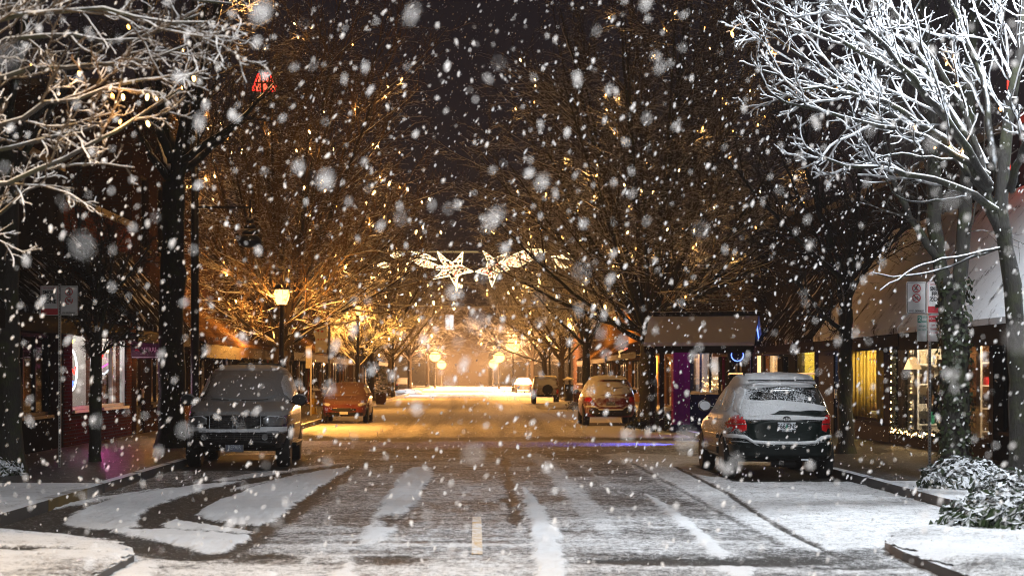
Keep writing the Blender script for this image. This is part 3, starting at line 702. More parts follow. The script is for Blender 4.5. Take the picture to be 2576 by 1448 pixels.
# ---- left side of the street
b_l0 = building('brick_building', 'dark brick building behind the trunks at the left edge', -1, LX, 17, 39.4, 6.2,
    [op(22, 25, .9, 2.6, frame='dark_blue', div=1), op(27.5, 28.6, .16, 2.5, kind='door', frame='dark_blue'), op(30, 33.4, .9, 2.6, frame='dark_blue', div=2), op(35, 38.2, .9, 2.6, frame='dark_blue', div=2),
     op(23, 24.2, 3.9, 5.3), op(28, 29.2, 3.9, 5.3), op(33, 34.2, 3.9, 5.3)], 'stucco_dark', awning=(1.5, 2.9, 4.2, 'shingle', .3))
b_l1 = building('art_shop', 'art supply shop with white lit windows and a shake awning on the left', -1, LX, 39.45, 47.3, 5.6,
    [op(40.3, 43.0, .95, 2.72, frame='white_paint', div=0, lit=((1, .93, .88), 220, 'plaster'), ext=.1), op(43.5, 46.6, .95, 2.72, frame='white_paint', div=1, lit=((1, .93, .85), 280, 'plaster'), ext=.1)],
    'brick_red', awning=(1.65, 2.85, 4.9, 'shingle', .28))
b_l2 = building('tall_brick_building', 'two storey brick building with an orange lit edge behind the thick dark trunk', -1, LX, 47.35, 57.6, 9.4,
    [op(48.0, 49.2, .16, 2.5, kind='door', frame='dark_wood', lit=(SODIUM, 60, 'stucco_orange'), ext=.1), op(50.2, 52.4, .9, 2.55, div=1), op(53, 54.2, .16, 2.5, kind='door', frame='dark_wood', lit=(SODIUM, 50, 'stucco_orange'), ext=.1), op(54.7, 57.0, .9, 2.5, div=1),
     op(48.6, 49.8, 5.2, 7.2), op(51.2, 52.4, 5.2, 7.2), op(54, 55.2, 5.2, 7.2)], 'brick_brown', cornice='stucco_tan', awning=(1.6, 2.72, 3.9, 'shingle_brown', .4, 50.0, 57.5))
lamp_light('entrance_light', (.55, 47.85 - 52.475, 2.3), 40, SODIUM, b_l2, .06)
lamp_light('awning_light', (1.9, 53.4 - 52.475, 3.75), 30, SODIUM, b_l2, .1)
lamp_light('upper_light', (1.2, 47.0 - 52.475, 4.9), 9, (1, .25, .04), b_l2, .1)
b_l3 = building('shop_building', 'low shop with a bright red window sign beyond the dark van', -1, LX, 57.65, 73.5, 5.4,
    [op(58.4, 61.4, .9, 2.5, div=1, lit=((1, .55, .35), 40, 'brick_red')), op(62.3, 63.4, .16, 2.4, kind='door'), op(64.4, 68.4, .9, 2.5, div=2, lit=((.6, .65, 1), 26, 'plaster')), op(69.6, 70.7, .16, 2.4, kind='door'), op(71.2, 73, .9, 2.4)],
    'brick_brown', awning=(1.5, 2.75, 3.9, 'shingle_brown', .35))
b_l4 = building('shop_building', 'brown shop with timber posts and a red window strip behind the orange car', -1, LX, 73.55, 92, 6.4,
    [op(74.4, 77.4, .9, 2.5, div=1), op(78.4, 79.5, .16, 2.4, kind='door', frame='red_paint'), op(80.6, 85, .9, 2.5, div=2, lit=((1, .55, .25), 45, 'plaster')), op(86, 87.1, .16, 2.4, kind='door'), op(87.8, 91.3, .9, 2.5, div=1)],
    'brick_brown', cornice='dark_wood', awning=(1.7, 2.8, 4.1, 'shingle_brown', .35))
b_l5 = building('shop_building', 'dim brown shop with a low awning past the small frosted tree', -1, LX, 92.05, 114, 5.8,
    [op(93, 97, .9, 2.5, div=1), op(98, 99.1, .16, 2.4, kind='door', frame='red_paint'), op(100.5, 105, .9, 2.5, div=2, lit=((1, .35, .2), 50, 'plaster')), op(107, 112.5, .9, 2.5, div=2)],
    'stucco_tan', awning=(1.6, 2.8, 3.9, 'shingle_brown', .35))
b_l6 = building('shop_building', 'dark two storey shop along the far left of the street', -1, LX, 114.05, 146, 8.2,
    [op(116, 121, .9, 2.6, div=1), op(123, 124.2, .16, 2.4, kind='door'), op(126, 132, .9, 2.6, div=2, lit=((1, .7, .4), 60, 'plaster')), op(135, 143, .9, 2.6, div=3), op(118, 120, 5, 7), op(125, 127, 5, 7), op(132, 134, 5, 7)],
    'brick_brown', cornice='dark_wood')
b_l7 = building('shop_building', 'farthest low shop on the left before the snowy cross street', -1, LX, 146.05, 176, 6,
    [op(149, 156, .9, 2.6, div=2), op(160, 168, .9, 2.6, div=2, lit=((1, .75, .45), 60, 'plaster')), op(171, 172.2, .16, 2.4, kind='door')], 'stucco_grey', awning=(1.4, 2.9, 3.8, 'shingle', .3))
# ---- right side
b_r0 = building('corner_shop', 'dark corner shop with a pale shake awning at the right edge', 1, RX, 22, 33.6, 6.2,
    [op(24, 27.5, .7, 2.5, div=1), op(28.6, 29.8, .16, 2.5, kind='door'), op(30.6, 33, .7, 2.5)], 'stucco_dark', awning=(1.8, 2.62, 5.1, 'shingle_snow', .32))
b_r1 = building('gift_shop', 'gift shop with garlanded bright windows and shelves of goods', 1, RX, 33.65, 41.95, 6.2,
    [op(33.9, 36.4, .45, 2.42, frame='dark_wood', lit=((1, .68, .36), 480, 'brown_wood'), depth=2.2, ext=.1), op(37.2, 41.4, .45, 2.42, frame='dark_wood', lit=((1, .74, .44), 620, 'plaster'), depth=2.2, ext=.1)],
    'dark_wood', awning=(1.8, 2.62, 5.1, 'shingle_snow', .24))
b_r2 = building('curtain_shop', 'shop with tall yellow curtains in its lit window', 1, RX, 42.0, 50.6, 6.2,
    [op(42.6, 46.2, .62, 2.42, frame='dark_wood', lit=((1, .74, .26), 560, 'plaster_yellow'), depth=1.6, ext=.1), op(47.4, 48.5, .16, 2.4, kind='door', frame='dark_blue', lit=((.75, .85, 1), 120, 'plaster'))],
    'dark_wood', awning=(1.8, 2.62, 5.1, 'shingle', .24))
b_r3 = building('gabled_shop', 'shop with an orange lit gable and a yellow window behind the parked car', 1, RX, 50.65, 64, 6.6,
    [op(51.2, 54.2, .7, 2.5, frame='dark_wood', lit=((1, .85, .25), 480, 'plaster_yellow'), depth=1.6), op(55.4, 56.5, .16, 2.4, kind='door', frame='navy_paint'), op(57.4, 60.0, .16, 2.6, frame='brown_wood', lit=((1, .55, .22), 240, 'plaster')), op(61, 63.2, .9, 2.5, frame='navy_paint')],
    'stucco_dark')
gb = MB(); gb.prism([(-1.5, 2.75), (-.2, 4.7), (1.3, 2.75)], -.1, .0, 'xz'); gb.v = [(p[0], p[1] - 6.68, p[2]) for p in gb.v]; gb.build('gable', 'stucco_orange', b_r3)
lamp_light('gable_light', (-1.2, -7.6, 2.9), 9, SODIUM, b_r3, .08)
b_r4 = building('toy_shop', 'shop with a display window of small lit trees and a purple corner', 1, RX, 64.05, 86.5, 5.8,
    [op(65, 68, .9, 2.6, frame='navy_paint', div=1), op(69.2, 70.4, .16, 2.5, kind='door', frame='purple_paint'), op(71.2, 80.6, .95, 2.75, frame='navy_paint', div=2, lit=((.62, .74, 1), 520, 'plaster'), depth=2.6), op(82, 85.5, .9, 2.6, frame='navy_paint', div=1)],
    'stucco_dark', awning=(1.6, 2.95, 4.2, 'shingle', .25))
b_r5 = building('ice_cream_shop', 'orange lit shop front with tall panels beside the red car', 1, RX, 86.55, 112, 6.3,
    [op(88, 90.5, .16, 2.6, frame='brown_wood', lit=((1, .55, .2), 80, 'plaster')), op(93, 94.2, .16, 2.4, kind='door', frame='brown_wood'), op(97, 101, .9, 2.6, div=2, lit=((1, .62, .25), 160, 'plaster')), op(104, 110, .9, 2.6, div=2, lit=((1, .6, .25), 160, 'plaster')),
     op(90, 91.5, 4.3, 5.6), op(95, 96.5, 4.3, 5.6), op(100, 101.5, 4.3, 5.6), op(106, 107.5, 4.3, 5.6)], 'stucco_orange', cornice='dark_wood', awning=(1.4, 3.0, 3.7, 'shingle_brown', .3, 92, 111.9))
b_r6 = building('shop_building', 'plain tan shop beyond the ice cream shop', 1, RX, 112.05, 142, 6.0,
    [op(114, 120, .9, 2.6, div=2), op(122, 123.2, .16, 2.4, kind='door'), op(126, 134, .9, 2.6, div=3, lit=((1, .7, .4), 90, 'plaster')), op(136, 141, .9, 2.6, div=1)], 'stucco_tan', awning=(1.5, 2.9, 3.9, 'shingle_brown', .3))
b_r7 = building('shop_building', 'farthest brick shop on the right before the snowy cross street', 1, RX, 142.05, 174, 7,
    [op(146, 153, .9, 2.6, div=2), op(158, 167, .9, 2.6, div=2), op(149, 151, 4.4, 6), op(158, 160, 4.4, 6)], 'brick_brown', cornice='stucco_tan')
# ---- far end
def far_block(name, label, x0, x1, y0, y1, h, wall, wins):
    root = thing(name, label, 'building', ((x0 + x1) / 2, y0, 0)); hw = (x1 - x0) / 2
    mb = MB(); mb.box(-hw, hw, 0, y1 - y0, -.05, h); mb.build('wall', wall, root)
    mb = MB(); mb.box(-hw - .2, hw + .2, -.2, y1 - y0 + .2, h, h + .35); mb.build('roof', 'roof_snow', root)
    for (a, b, c, d, m) in wins:
        mb = MB(); mb.box(a, b, -.06, -.002, c, d); w = mb.build('window', 'dark_wood', root)
        mb = MB(); mb.box(a + .1, b - .1, -.09, -.061, c + .1, d - .1); mb.build('pane', m, w)
    return root
far_block('far_building', 'pale building with a white lit corner far down the street', -5.2, 2.4, 262, 280, 11.2, 'stucco_dark', [(-2.6, -1.2, 8.2, 10.6, 'coolglow_dim' if 'coolglow_dim' in M else 'glass'), (.6, 1.0, 6.6, 8.4, 'glass')])
far_block('far_building', 'long dark building closing the end of the street', -60, 60, 330, 345, 8, 'stucco_dark', [(4, 7, 0.2, 4, 'glass'), (-9, -6, 1, 4, 'glass')])
# ------------------------------------------------------------------ vehicles
def ip(z, zs, vs_): return float(np.interp(z, zs, vs_))
class Car:
    """a body given by plan outlines stacked by height: LEV rows are (z, y_rear, y_front, half width, squareness)"""
    def __init__(s, lev, n=88):
        s.lev = lev; s.z = [l[0] for l in lev]; s.n = n
        a = np.array(lev); zz = np.unique(np.r_[a[:, 0], np.linspace(a[0, 0], a[-1, 0], 44)])
        s.fine = [(z,) + tuple(np.interp(z, a[:, 0], a[:, i]) for i in range(1, 5)) for z in zz]
    def lv(s, z): return [ip(z, s.z, [l[i] for l in s.lev]) for i in range(1, 5)]
    def rear(s, x, z):
        yr, yf, hw, e = s.lv(z); c, h = (yr + yf) / 2, (yf - yr) / 2
        return c - h * max(0.0, 1 - min(1, abs(x) / hw) ** e) ** (1 / e)
    def front(s, x, z):
        yr, yf, hw, e = s.lv(z); c, h = (yr + yf) / 2, (yf - yr) / 2
        return c + h * max(0.0, 1 - min(1, abs(x) / hw) ** e) ** (1 / e)
    def side(s, y, z):
        yr, yf, hw, e = s.lv(z); c, h = (yr + yf) / 2, (yf - yr) / 2
        return hw * max(0.0, 1 - min(1, abs(y - c) / h) ** e) ** (1 / e)
    def ring(s, l, grow_=0.0, dz=0.0):
        z, yr, yf, hw, e = l; c, h = (yr + yf) / 2, (yf - yr) / 2; out = []
        for k in range(s.n):
            q = 2 * math.pi * (k + .5) / s.n; co, si = math.cos(q), math.sin(q)
            # spread points evenly between ends and sides
            out.append(((hw + grow_) * math.copysign(abs(co) ** (2 / e), co), c + (h + grow_) * math.copysign(abs(si) ** (2 / e), si), z + dz))
        return out
    def body(s, mat, root, arches=(), name='body'):
        mb = MB(); n = s.n; L = s.fine
        V = []
        for l in L: V += s.ring(l)
        fs = [(i * n + k, i * n + (k + 1) % n, (i + 1) * n + (k + 1) % n, (i + 1) * n + k) for i in range(len(L) - 1) for k in range(n)]
        fs.append(tuple(reversed(range(n))))
        top = L[-1]; m0 = len(L)
        for j, f in enumerate((.7, .35)):
            z, yr, yf, hw, e = top; c, h = (yr + yf) / 2, (yf - yr) / 2
            V += s.ring((z + .012 * (j + 1), c - h * f, c + h * f, hw * f, e))
            i = m0 - 1 + j; fs += [(i * n + k, i * n + (k + 1) % n, (i + 1) * n + (k + 1) % n, (i + 1) * n + k) for k in range(n)]
        fs.append(tuple(range((m0 + 1) * n, (m0 + 2) * n)))
        mb.add(V, fs); o = mb.build(name, mat, root, True)
        for (y, r) in arches:
            for sg in (-1, 1):
                cb = MB(); cb.lathe([(r, -.34), (r, .34)], 32, axis='x'); cb.v = [(p[0] + sg * (s.lv(.5)[2] - .02), p[1] + y, p[2] + .36) for p in cb.v]
                c_ = cb.build('arch_cutter', mat); md = o.modifiers.new('arch', 'BOOLEAN'); md.object = c_; md.operation = 'DIFFERENCE'; md.solver = 'EXACT'
                bpy.context.view_layer.update()
                old = c_
                c_.parent = None; o_m = o.matrix_world.copy(); c_.matrix_world = o_m
                bpy.context.view_layer.update()
                me = bpy.data.meshes.new_from_object(o.evaluated_get(bpy.context.evaluated_depsgraph_get()))
                o.modifiers.clear(); o.data = me; bpy.data.objects.remove(old)
        o.data.materials.clear(); o.data.materials.append(M[mat] if isinstance(mat, str) else mat)
        return o
    def patch(s, name, surf, outline, mat, parent, off=.006, rings=(1, .8, .55, .3), smooth=True, rnd=1, jit=0, rng=None, thick=.03, sub=True):
        """a panel that follows the body: outline in (x,z) for 'rear'/'front', (y,z) for 'left'/'right'"""
        p = curved(outline, rnd) if rnd else list(outline)
        if sub:
            q = []
            for a, b in zip(p, p[1:] + p[:1]):
                d = math.hypot(b[0] - a[0], b[1] - a[1]); k = max(1, int(d / .07)); q += [(a[0] + (b[0] - a[0]) * i / k, a[1] + (b[1] - a[1]) * i / k) for i in range(k)]
            p = q
        cx = sum(a for a, b in p) / len(p); cz = sum(b for a, b in p) / len(p); n = len(p)
        def P3(a, b, o_):
            if surf == 'rear': return (a, s.rear(a, b) - o_, b)
            if surf == 'front': return (a, s.front(a, b) + o_, b)
            sg = -1 if surf == 'left' else 1
            return (sg * (s.side(a, b) + o_), a, b)
        V, fs = [P3(a, b, off - thick) for a, b in p], []
        for f in rings:
            for a, b in p:
                o_ = off + (rng.uniform(0, jit) if rng else 0) + (jit * (1 - f) * .6 if jit else 0)
                V.append(P3(cx + (a - cx) * f, cz + (b - cz) * f, o_))
        V.append(P3(cx, cz, off + jit * .6))
        m = len(rings) + 1
        for i in range(m - 1): fs += [(i * n + k, i * n + (k + 1) % n, (i + 1) * n + (k + 1) % n, (i + 1) * n + k) for k in range(n)]
        fs += [((m - 1) * n + k, (m - 1) * n + (k + 1) % n, m * n) for k in range(n)]
        mb = MB(); mb.add(V, fs); return mb.build(name, mat, parent, smooth)
    def roof_snow(s, zmin, mat, root, rng, h=.035):
        L = [l for l in s.fine if l[0] >= zmin]; n = s.n; V, fs = [], []
        for i, l in enumerate(L):
            for (x, y, z) in s.ring(l, .006 if i else .004, .004):
                k = h * min(1, i / 3) ; V.append((x, y, z + k * rng.uniform(.6, 1.15)))
        for i in range(len(L) - 1): fs += [(i * n + k, i * n + (k + 1) % n, (i + 1) * n + (k + 1) % n, (i + 1) * n + k) for k in range(n)]
        top = L[-1]; m0 = len(L)
        for j, f in enumerate((.7, .35)):
            z, yr, yf, hw, e = top; c, hh = (yr + yf) / 2, (yf - yr) / 2
            V += [(a, b, c2 + h * rng.uniform(.8, 1.15)) for a, b, c2 in s.ring((z + .012 * (j + 1), c - hh * f, c + hh * f, hw * f, e))]
            i = m0 - 1 + j; fs += [(i * n + k, i * n + (k + 1) % n, (i + 1) * n + (k + 1) % n, (i + 1) * n + k) for k in range(n)]
        fs.append(tuple(range((m0 + 1) * n, (m0 + 2) * n)))
        mb = MB(); mb.add(V, fs); return mb.build('snow_cover', mat, root, True)
def wheel(parent, x, y, r, w, rim_mat='rim'):
    sg = 1 if x > 0 else -1
    mb = MB(); mb.lathe([(r * .60, -w / 2), (r * .9, -w / 2), (r * .985, -w / 2 + .025), (r, -w / 2 + .06), (r, w / 2 - .06), (r * .985, w / 2 - .025), (r * .9, w / 2), (r * .60, w / 2)], 36, axis='x')
    o = mb.build('wheel', 'rubber', parent, False, (x, y, r))
    mb = MB(); a = sg * (w / 2 - .035)
    mb.lathe([(r * .62, a), (r * .60, a + sg * .02), (r * .52, a - sg * .01), (r * .14, a), (r * .10, a + sg * .02)], 28, axis='x')
    for k in range(5):
        q = 2 * math.pi * k / 5
        mb.obox((a + sg * .012, math.cos(q) * r * .33, math.sin(q) * r * .33), .03, r * .52, .07, ('X', q))
    mb.build('rim', rim_mat, o)
    return o
def mirror_part(car, root, side, y, z, shell, face_mat='glass_dark', facing=-1, size=(.26, .14, .19)):
    x = car.side(y, z) ; sg = -1 if side == 'left' else 1
    mb = MB(); mb.ball((sg * (x + .10 + size[0] / 2), y, z), size[0] / 2, size[1] / 2, size[2] / 2, 14, 9)
    mb.tube([(sg * (x - .03), y, z - .04), (sg * (x + .14), y, z - .03)], .03, 8)
    o = mb.build('mirror', shell, root, True)
    mb = MB(); q = [(math.cos(t) * size[0] * .40, math.sin(t) * size[2] * .38) for t in [2 * math.pi * k / 16 for k in range(16)]]
    mb.prism(q, facing * (size[1] * .5 + .002), facing * (size[1] * .5 - .05), 'xz'); mb.v = [(p[0] + sg * (x + .10 + size[0] / 2), p[1] + y, p[2] + z) for p in mb.v]
    mb.build('mirror_glass', face_mat, o)
    return o
M['glass_dark'] = snowy('frosted_mirror', (.10, .10, .11), thr=.35, dirn=(0, -.6, .5), nscale=14, rough=.15)
M['suv_body'] = snowy('dark_green_paint', (.006, .013, .012), thr=.58, soft=.16, dirn=(-.82, .04, .57), nscale=14, namp=.45, fine=44, famp=.9, zfade=(.66, 1.06), rough=.22, spec=.5, coat=.5)
M['suv_bumper'] = snowy('dark_bumper', (.008, .012, .012), thr=.78, soft=.12, dirn=(-.35, 0, .9), nscale=14, namp=.3, rough=.5, spec=.2)
M['suv_gate'] = plain('bare_dark_green_paint', (.004, .010, .009), .35, var=.3, spec=.25)
M['van_bumper'] = snowy('van_bumper', (.010, .010, .011), thr=.8, soft=.12, nscale=14, namp=.4, rough=.35)
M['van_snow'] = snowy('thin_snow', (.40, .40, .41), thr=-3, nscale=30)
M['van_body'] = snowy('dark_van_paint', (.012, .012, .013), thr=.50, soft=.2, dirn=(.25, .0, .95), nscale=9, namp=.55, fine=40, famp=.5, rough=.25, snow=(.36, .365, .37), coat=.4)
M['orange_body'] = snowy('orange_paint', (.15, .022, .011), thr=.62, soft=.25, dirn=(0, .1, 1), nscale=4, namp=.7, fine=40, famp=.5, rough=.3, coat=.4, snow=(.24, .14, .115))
M['red_gate'] = snowy('bare_red_paint', (.17, .012, .012), thr=.62, dirn=(-.3, -.45, .85), nscale=9, namp=.5, rough=.3)
M['red_body'] = snowy('dark_red_paint', (.16, .012, .012), thr=.50, soft=.16, dirn=(-.35, -.16, .9), nscale=7, namp=.5, rough=.28, coat=.4)
M['jeep_body'] = snowy('brown_dark_paint', (.10, .05, .03), thr=.45, soft=.25, dirn=(-.2, -.35, .8), nscale=5, namp=.8, rough=.4)
M['grey_body'] = snowy('dark_grey_paint', (.04, .04, .045), thr=.4, soft=.2, nscale=5, namp=.6, rough=.3)
def speck_glass(name, dens, snow=(.78, .8, .83), scale=42, dark=(.010, .012, .013), big=.35):
    t = NT(name); f = t.noise(scale, 4, rough=.75); g_ = t.noise(scale * .12, 3)
    m = t.smooth(t.math('ADD', f, t.math('MULTIPLY', t.math('SUBTRACT', g_, .5), big)), 1 - dens - .06, 1 - dens + .07)
    return t.end(t.n('MixShader', {0: m, 1: t.bsdf(c4(dark), .12), 2: t.bsdf(c4(snow), .8, bump=f, bstr=.5)}).outputs[0])
M['glass_specks'] = speck_glass('rear_glass_with_snow_specks', .46)
M['glass_half'] = speck_glass('side_glass_half_covered', .60, scale=36)
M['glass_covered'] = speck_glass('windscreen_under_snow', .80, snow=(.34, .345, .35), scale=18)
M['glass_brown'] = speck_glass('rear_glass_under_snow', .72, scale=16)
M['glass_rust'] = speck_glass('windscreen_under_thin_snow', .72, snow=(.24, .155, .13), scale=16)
M['snow_rough'] = snowy('clumped_snow', (.84, .85, .87), thr=-3, nscale=30, fine=34, snow=(.84, .85, .87))
M['tail_red'] = snowy('red_tail_lens', (.62, .012, .015), thr=.95, dirn=(-.6, -.2, .6), nscale=12, namp=.5, rough=.12, coat=.6)
M['chrome'] = plain('chrome', (.5, .5, .5), .2, .95, var=.1)
M['chrome_dim'] = plain('dim_chrome', (.22, .22, .22), .3, .9, var=.2)
M['plate_white'] = plain('plate_white', (.66, .70, .74), .5, var=.05)
M['plate_blue'] = plain('plate_blue', (.16, .17, .22), .5, var=.1)
M['headlamp'] = snowy('headlamp_lens', (.16, .16, .16), thr=.3, dirn=(0, .2, 1), nscale=10, namp=.8, rough=.15)
M['amber'] = plain('amber_lens', (.55, .22, .03), .2)
crng = random.Random(3)
# ---- dark green estate car, seen from behind, right foreground
t = thing('parked_suv', 'dark green estate car, its rear window snowed over and its tail lamps red', 'car', (5.13, 29.25, .004), 0, 'cars parked along the kerbs')
C = Car([(.33, .16, 4.55, .86, 5.5), (.42, .03, 4.66, .90, 5.5), (.60, .0, 4.68, .915, 5), (.655, .05, 4.66, .915, 5), (.80, .075, 4.60, .915, 5), (.93, .09, 4.3, .91, 5), (1.0, .10, 3.75, .90, 5), (1.07, .13, 3.42, .885, 5),
         (1.14, .17, 3.28, .86, 4.6), (1.35, .29, 2.88, .78, 4.4), (1.52, .40, 2.55, .70, 4.2), (1.585, .36, 2.40, .665, 4), (1.64, .42, 2.2, .62, 3.8), (1.69, .62, 2.0, .54, 3.4), (1.71, .9, 1.8, .42, 3)])
C.body('suv_body', t, ((.98, .40), (3.70, .40)))
C.patch('rear_window', 'rear', [(-.60, 1.55), (.60, 1.55), (.73, 1.16), (-.73, 1.16)], 'glass_specks', t, .008, rnd=2)
C.patch('window_snow', 'rear', [(-.74, 1.36), (-.4, 1.315), (-.15, 1.335), (0, 1.325), (.35, 1.29), (.66, 1.24), (.745, 1.21), (.74, 1.14), (.45, 1.165), (.2, 1.135), (-.05, 1.17), (-.2, 1.09), (-.5, 1.06), (-.745, 1.05)], 'snow_rough', t, .012, jit=.018, rng=crng, rings=(1, .9, .8, .65, .5, .3))
C.patch('window_snow', 'rear', [(-.72, 1.10), (-.3, 1.09), (.0, 1.085), (.3, 1.075), (.55, 1.05), (.74, 1.055), (.72, .995), (.4, 1.01), (.1, .995), (-.3, 1.005), (-.72, 1.0)], 'snow_rough', t, .012, jit=.016, rng=crng, rings=(1, .85, .6, .3))
C.patch('window_snow', 'rear', [(-.64, 1.60), (.64, 1.60), (.66, 1.545), (.3, 1.52), (.02, 1.555), (-.3, 1.53), (-.62, 1.50)], 'snow_rough', t, .012, jit=.015, rng=crng, rings=(1, .8, .5))
C.patch('window_snow', 'rear', [(-.66, 1.56), (-.56, 1.52), (-.66, 1.3), (-.70, 1.15), (-.80, 1.12), (-.76, 1.3)], 'snow_rough', t, .012, jit=.015, rng=crng, rings=(1, .8, .5))
C.roof_snow(1.585, 'snow_rough', t, crng, .05)
mb = MB(); mb.tube([(-.60, .55, 1.735), (-.60, .60, 1.765), (-.60, 2.2, 1.765), (-.60, 2.3, 1.735)], .018, 6); mb.build('roof_rail', 'chrome_dim', t)
mb = MB(); mb.tube([(.60, .55, 1.735), (.60, .60, 1.765), (.60, 2.2, 1.765), (.60, 2.3, 1.735)], .018, 6); mb.build('roof_rail', 'chrome_dim', t)
mb = MB(); mb.tube([(-.56, .40, 1.648), (-.3, .36, 1.652), (.3, .36, 1.652), (.56, .40, 1.648)], .011, 6); mb.build('spoiler_edge', 'black', t)
for sg in (-1, 1):
    tl = C.patch('tail_lamp', 'rear', [(sg * .62, .80), (sg * .615, .95), (sg * .69, 1.08), (sg * .80, 1.085), (sg * .875, 1.0), (sg * .895, .80)], 'tail_red', t, .012, rnd=1)
    C.patch('lamp_strip', 'rear', [(sg * .625, .925), (sg * .63, .945), (sg * .885, .945), (sg * .885, .925)], 'chrome', tl, .017, rnd=0, thick=.01)
bs = []
def ledge(z0_): return z0_
top = [(-.90, .745), (-.75, .75), (-.63, .735), (-.52, .66), (-.3, .645), (0, .64), (.3, .64), (.50, .655), (.60, .72), (.72, .74), (.90, .735)]
C.patch('bumper_snow', 'rear', top + [(a, b - .055) for a, b in reversed(top)], 'snow_rough', t, .02, rings=(1,), rnd=0, jit=.02, rng=crng, thick=.06) if False else None
mb = MB()
for (a, b), (c_, d) in zip(top[:-1], top[1:]):
    k = 6
    for i in range(k):
        x0, x1 = a + (c_ - a) * i / k, a + (c_ - a) * (i + 1) / k; z0, z1 = b + (d - b) * i / k, b + (d - b) * (i + 1) / k
        j = crng.uniform(-.006, .006)
        q0, q1 = C.rear(x0, z0) - .045, C.rear(x1, z1) - .045
        mb.add([(x0, q0, z0 - .03 + j), (x1, q1, z1 - .03 + j), (x1, q1 + .01, z1 + .008), (x0, q0 + .01, z0 + .008), (x0, q0 + .13, z0 + .035), (x1, q1 + .13, z1 + .035), (x0, q0 + .03, z0 - .045), (x1, q1 + .03, z1 - .045)], [(0, 1, 2, 3), (3, 2, 5, 4), (6, 7, 1, 0)])
mb.build('bumper_snow', 'snow_rough', t, True)
C.patch('bumper', 'rear', [(-.90, .64), (-.62, .655), (-.50, .585), (.50, .585), (.60, .65), (.90, .64), (.88, .36), (-.88, .36)], 'suv_bumper', t, .03, rnd=1, thick=.06)
C.patch('tailgate', 'rear', [(-.60, 1.0), (.60, 1.0), (.585, .72), (.49, .64), (-.50, .64), (-.59, .72)], 'suv_gate' if 'suv_gate' in M else 'suv_body', t, .008, rnd=1)
pl = MB(); y_ = C.rear(0, .89) - .022; pl.box(-.125, .180, y_, y_ + .02, .815, .968); plate = pl.build('number_plate', 'plate_white', t)
text('566', .115, 'lettering', 'ink', plate, (-.060, y_ - .003, .898), sx=.80, bold=.001)
text('ENS', .115, 'lettering', 'ink', plate, (.112, y_ - .003, .898), sx=.80, bold=.001)
text('Oregon', .034, 'lettering', 'plate_blue', plate, (.03, y_ - .003, .955), sx=1.1)
mb = MB(); mb.prism([(.0, .845), (.055, .845), (.04, .875), (.052, .875), (.028, .945), (.005, .875), (.015, .875)], y_ - .004, y_ - .001, 'xz'); mb.build('tree_emblem', 'green_paint', plate)
mb = MB(); mb.box(-.135, .19, y_ - .006, y_ + .01, .806, .842); mb.box(-.135, .19, y_ - .006, y_ + .01, .968, .98); mb.box(-.135, -.121, y_ - .006, y_ + .01, .842, .968); mb.box(.176, .19, y_ - .006, y_ + .01, .842, .968); pf = mb.build('plate_frame', 'black', plate)
text('COLVIN', .036, 'lettering', 'plate_white', pf, (.028, y_ - .009, .823), sx=1.25, bold=.0008)
text('TOYOTA', .045, 'lettering', 'chrome', t, (-.49, C.rear(-.49, 1.0) - .018, .995), sx=1.1, bold=.001)
text('V6', .055, 'lettering', 'chrome', t, (-.47, C.rear(-.47, .80) - .018, .815), sx=1.2, shear=.25)
text('HIGHLANDER', .034, 'lettering', 'chrome_dim', t, (.475, C.rear(.47, 1.0) - .018, .985), sx=1.05)
mb = MB()
for (rx, rz, dz) in ((.060, .040, 0), (.022, .038, 0), (.045, .016, .016)):
    for k in range(20):
        q0, q1 = 2 * math.pi * k / 20, 2 * math.pi * (k + 1) / 20
        mb.tube([(.03 + rx * math.cos(q0), C.rear(0, 1.0) - .02, 1.02 + dz + rz * math.sin(q0)), (.03 + rx * math.cos(q1), C.rear(0, 1.0) - .02, 1.02 + dz + rz * math.sin(q1))], .006, 4)
mb.build('emblem', 'chrome', t)
C.patch('side_window', 'left', [(.75, 1.50), (1.5, 1.545), (1.5, 1.13), (.55, 1.13)], 'glass_half', t, .008); C.patch('side_window', 'left', [(1.58, 1.55), (2.3, 1.53), (2.5, 1.13), (1.58, 1.13)], 'glass_half', t, .008)
C.patch('side_window', 'right', [(.75, 1.50), (1.5, 1.545), (1.5, 1.13), (.55, 1.13)], 'glass_half', t, .008); C.patch('side_window', 'right', [(1.58, 1.55), (2.3, 1.53), (2.5, 1.13), (1.58, 1.13)], 'glass_half', t, .008)
C.patch('windscreen', 'front', [(-.64, 1.55), (.64, 1.55), (.76, 1.14), (-.76, 1.14)], 'glass_covered', t, .008)
for sg in (-1, 1): C.patch('head_lamp', 'front', [(sg * .5, .72), (sg * .55, .86), (sg * .8, .86), (sg * .84, .72)], 'headlamp', t, .01)
C.patch('grille', 'front', [(-.45, .68), (-.45, .84), (.45, .84), (.45, .68)], 'chrome_dim', t, .01)
for sd, sg in (('left', -1), ('right', 1)):
    C.patch('sill_trim', sd, [(1.45, .40), (3.25, .40), (3.25, .52), (1.45, .52)], 'suv_bumper', t, .02, rnd=0)
    C.patch('door_moulding', sd, [(1.40, .66), (3.2, .66), (3.2, .74), (1.40, .74)], 'suv_body', t, .02, rnd=0)
    mirror_part(C, t, sd, 2.98, 1.19, 'suv_body', 'glass_dark', -1, (.24, .14, .21))
    for y in (1.75, 2.6): C.patch('door_handle', sd, [(y, .97), (y + .18, .97), (y + .18, 1.0), (y, 1.0)], 'chrome_dim', t, .03, rnd=0)
C.patch('turn_lamp', 'left', [(4.22, .80), (4.5, .80), (4.45, .88), (4.22, .90)], 'amber', t, .012)
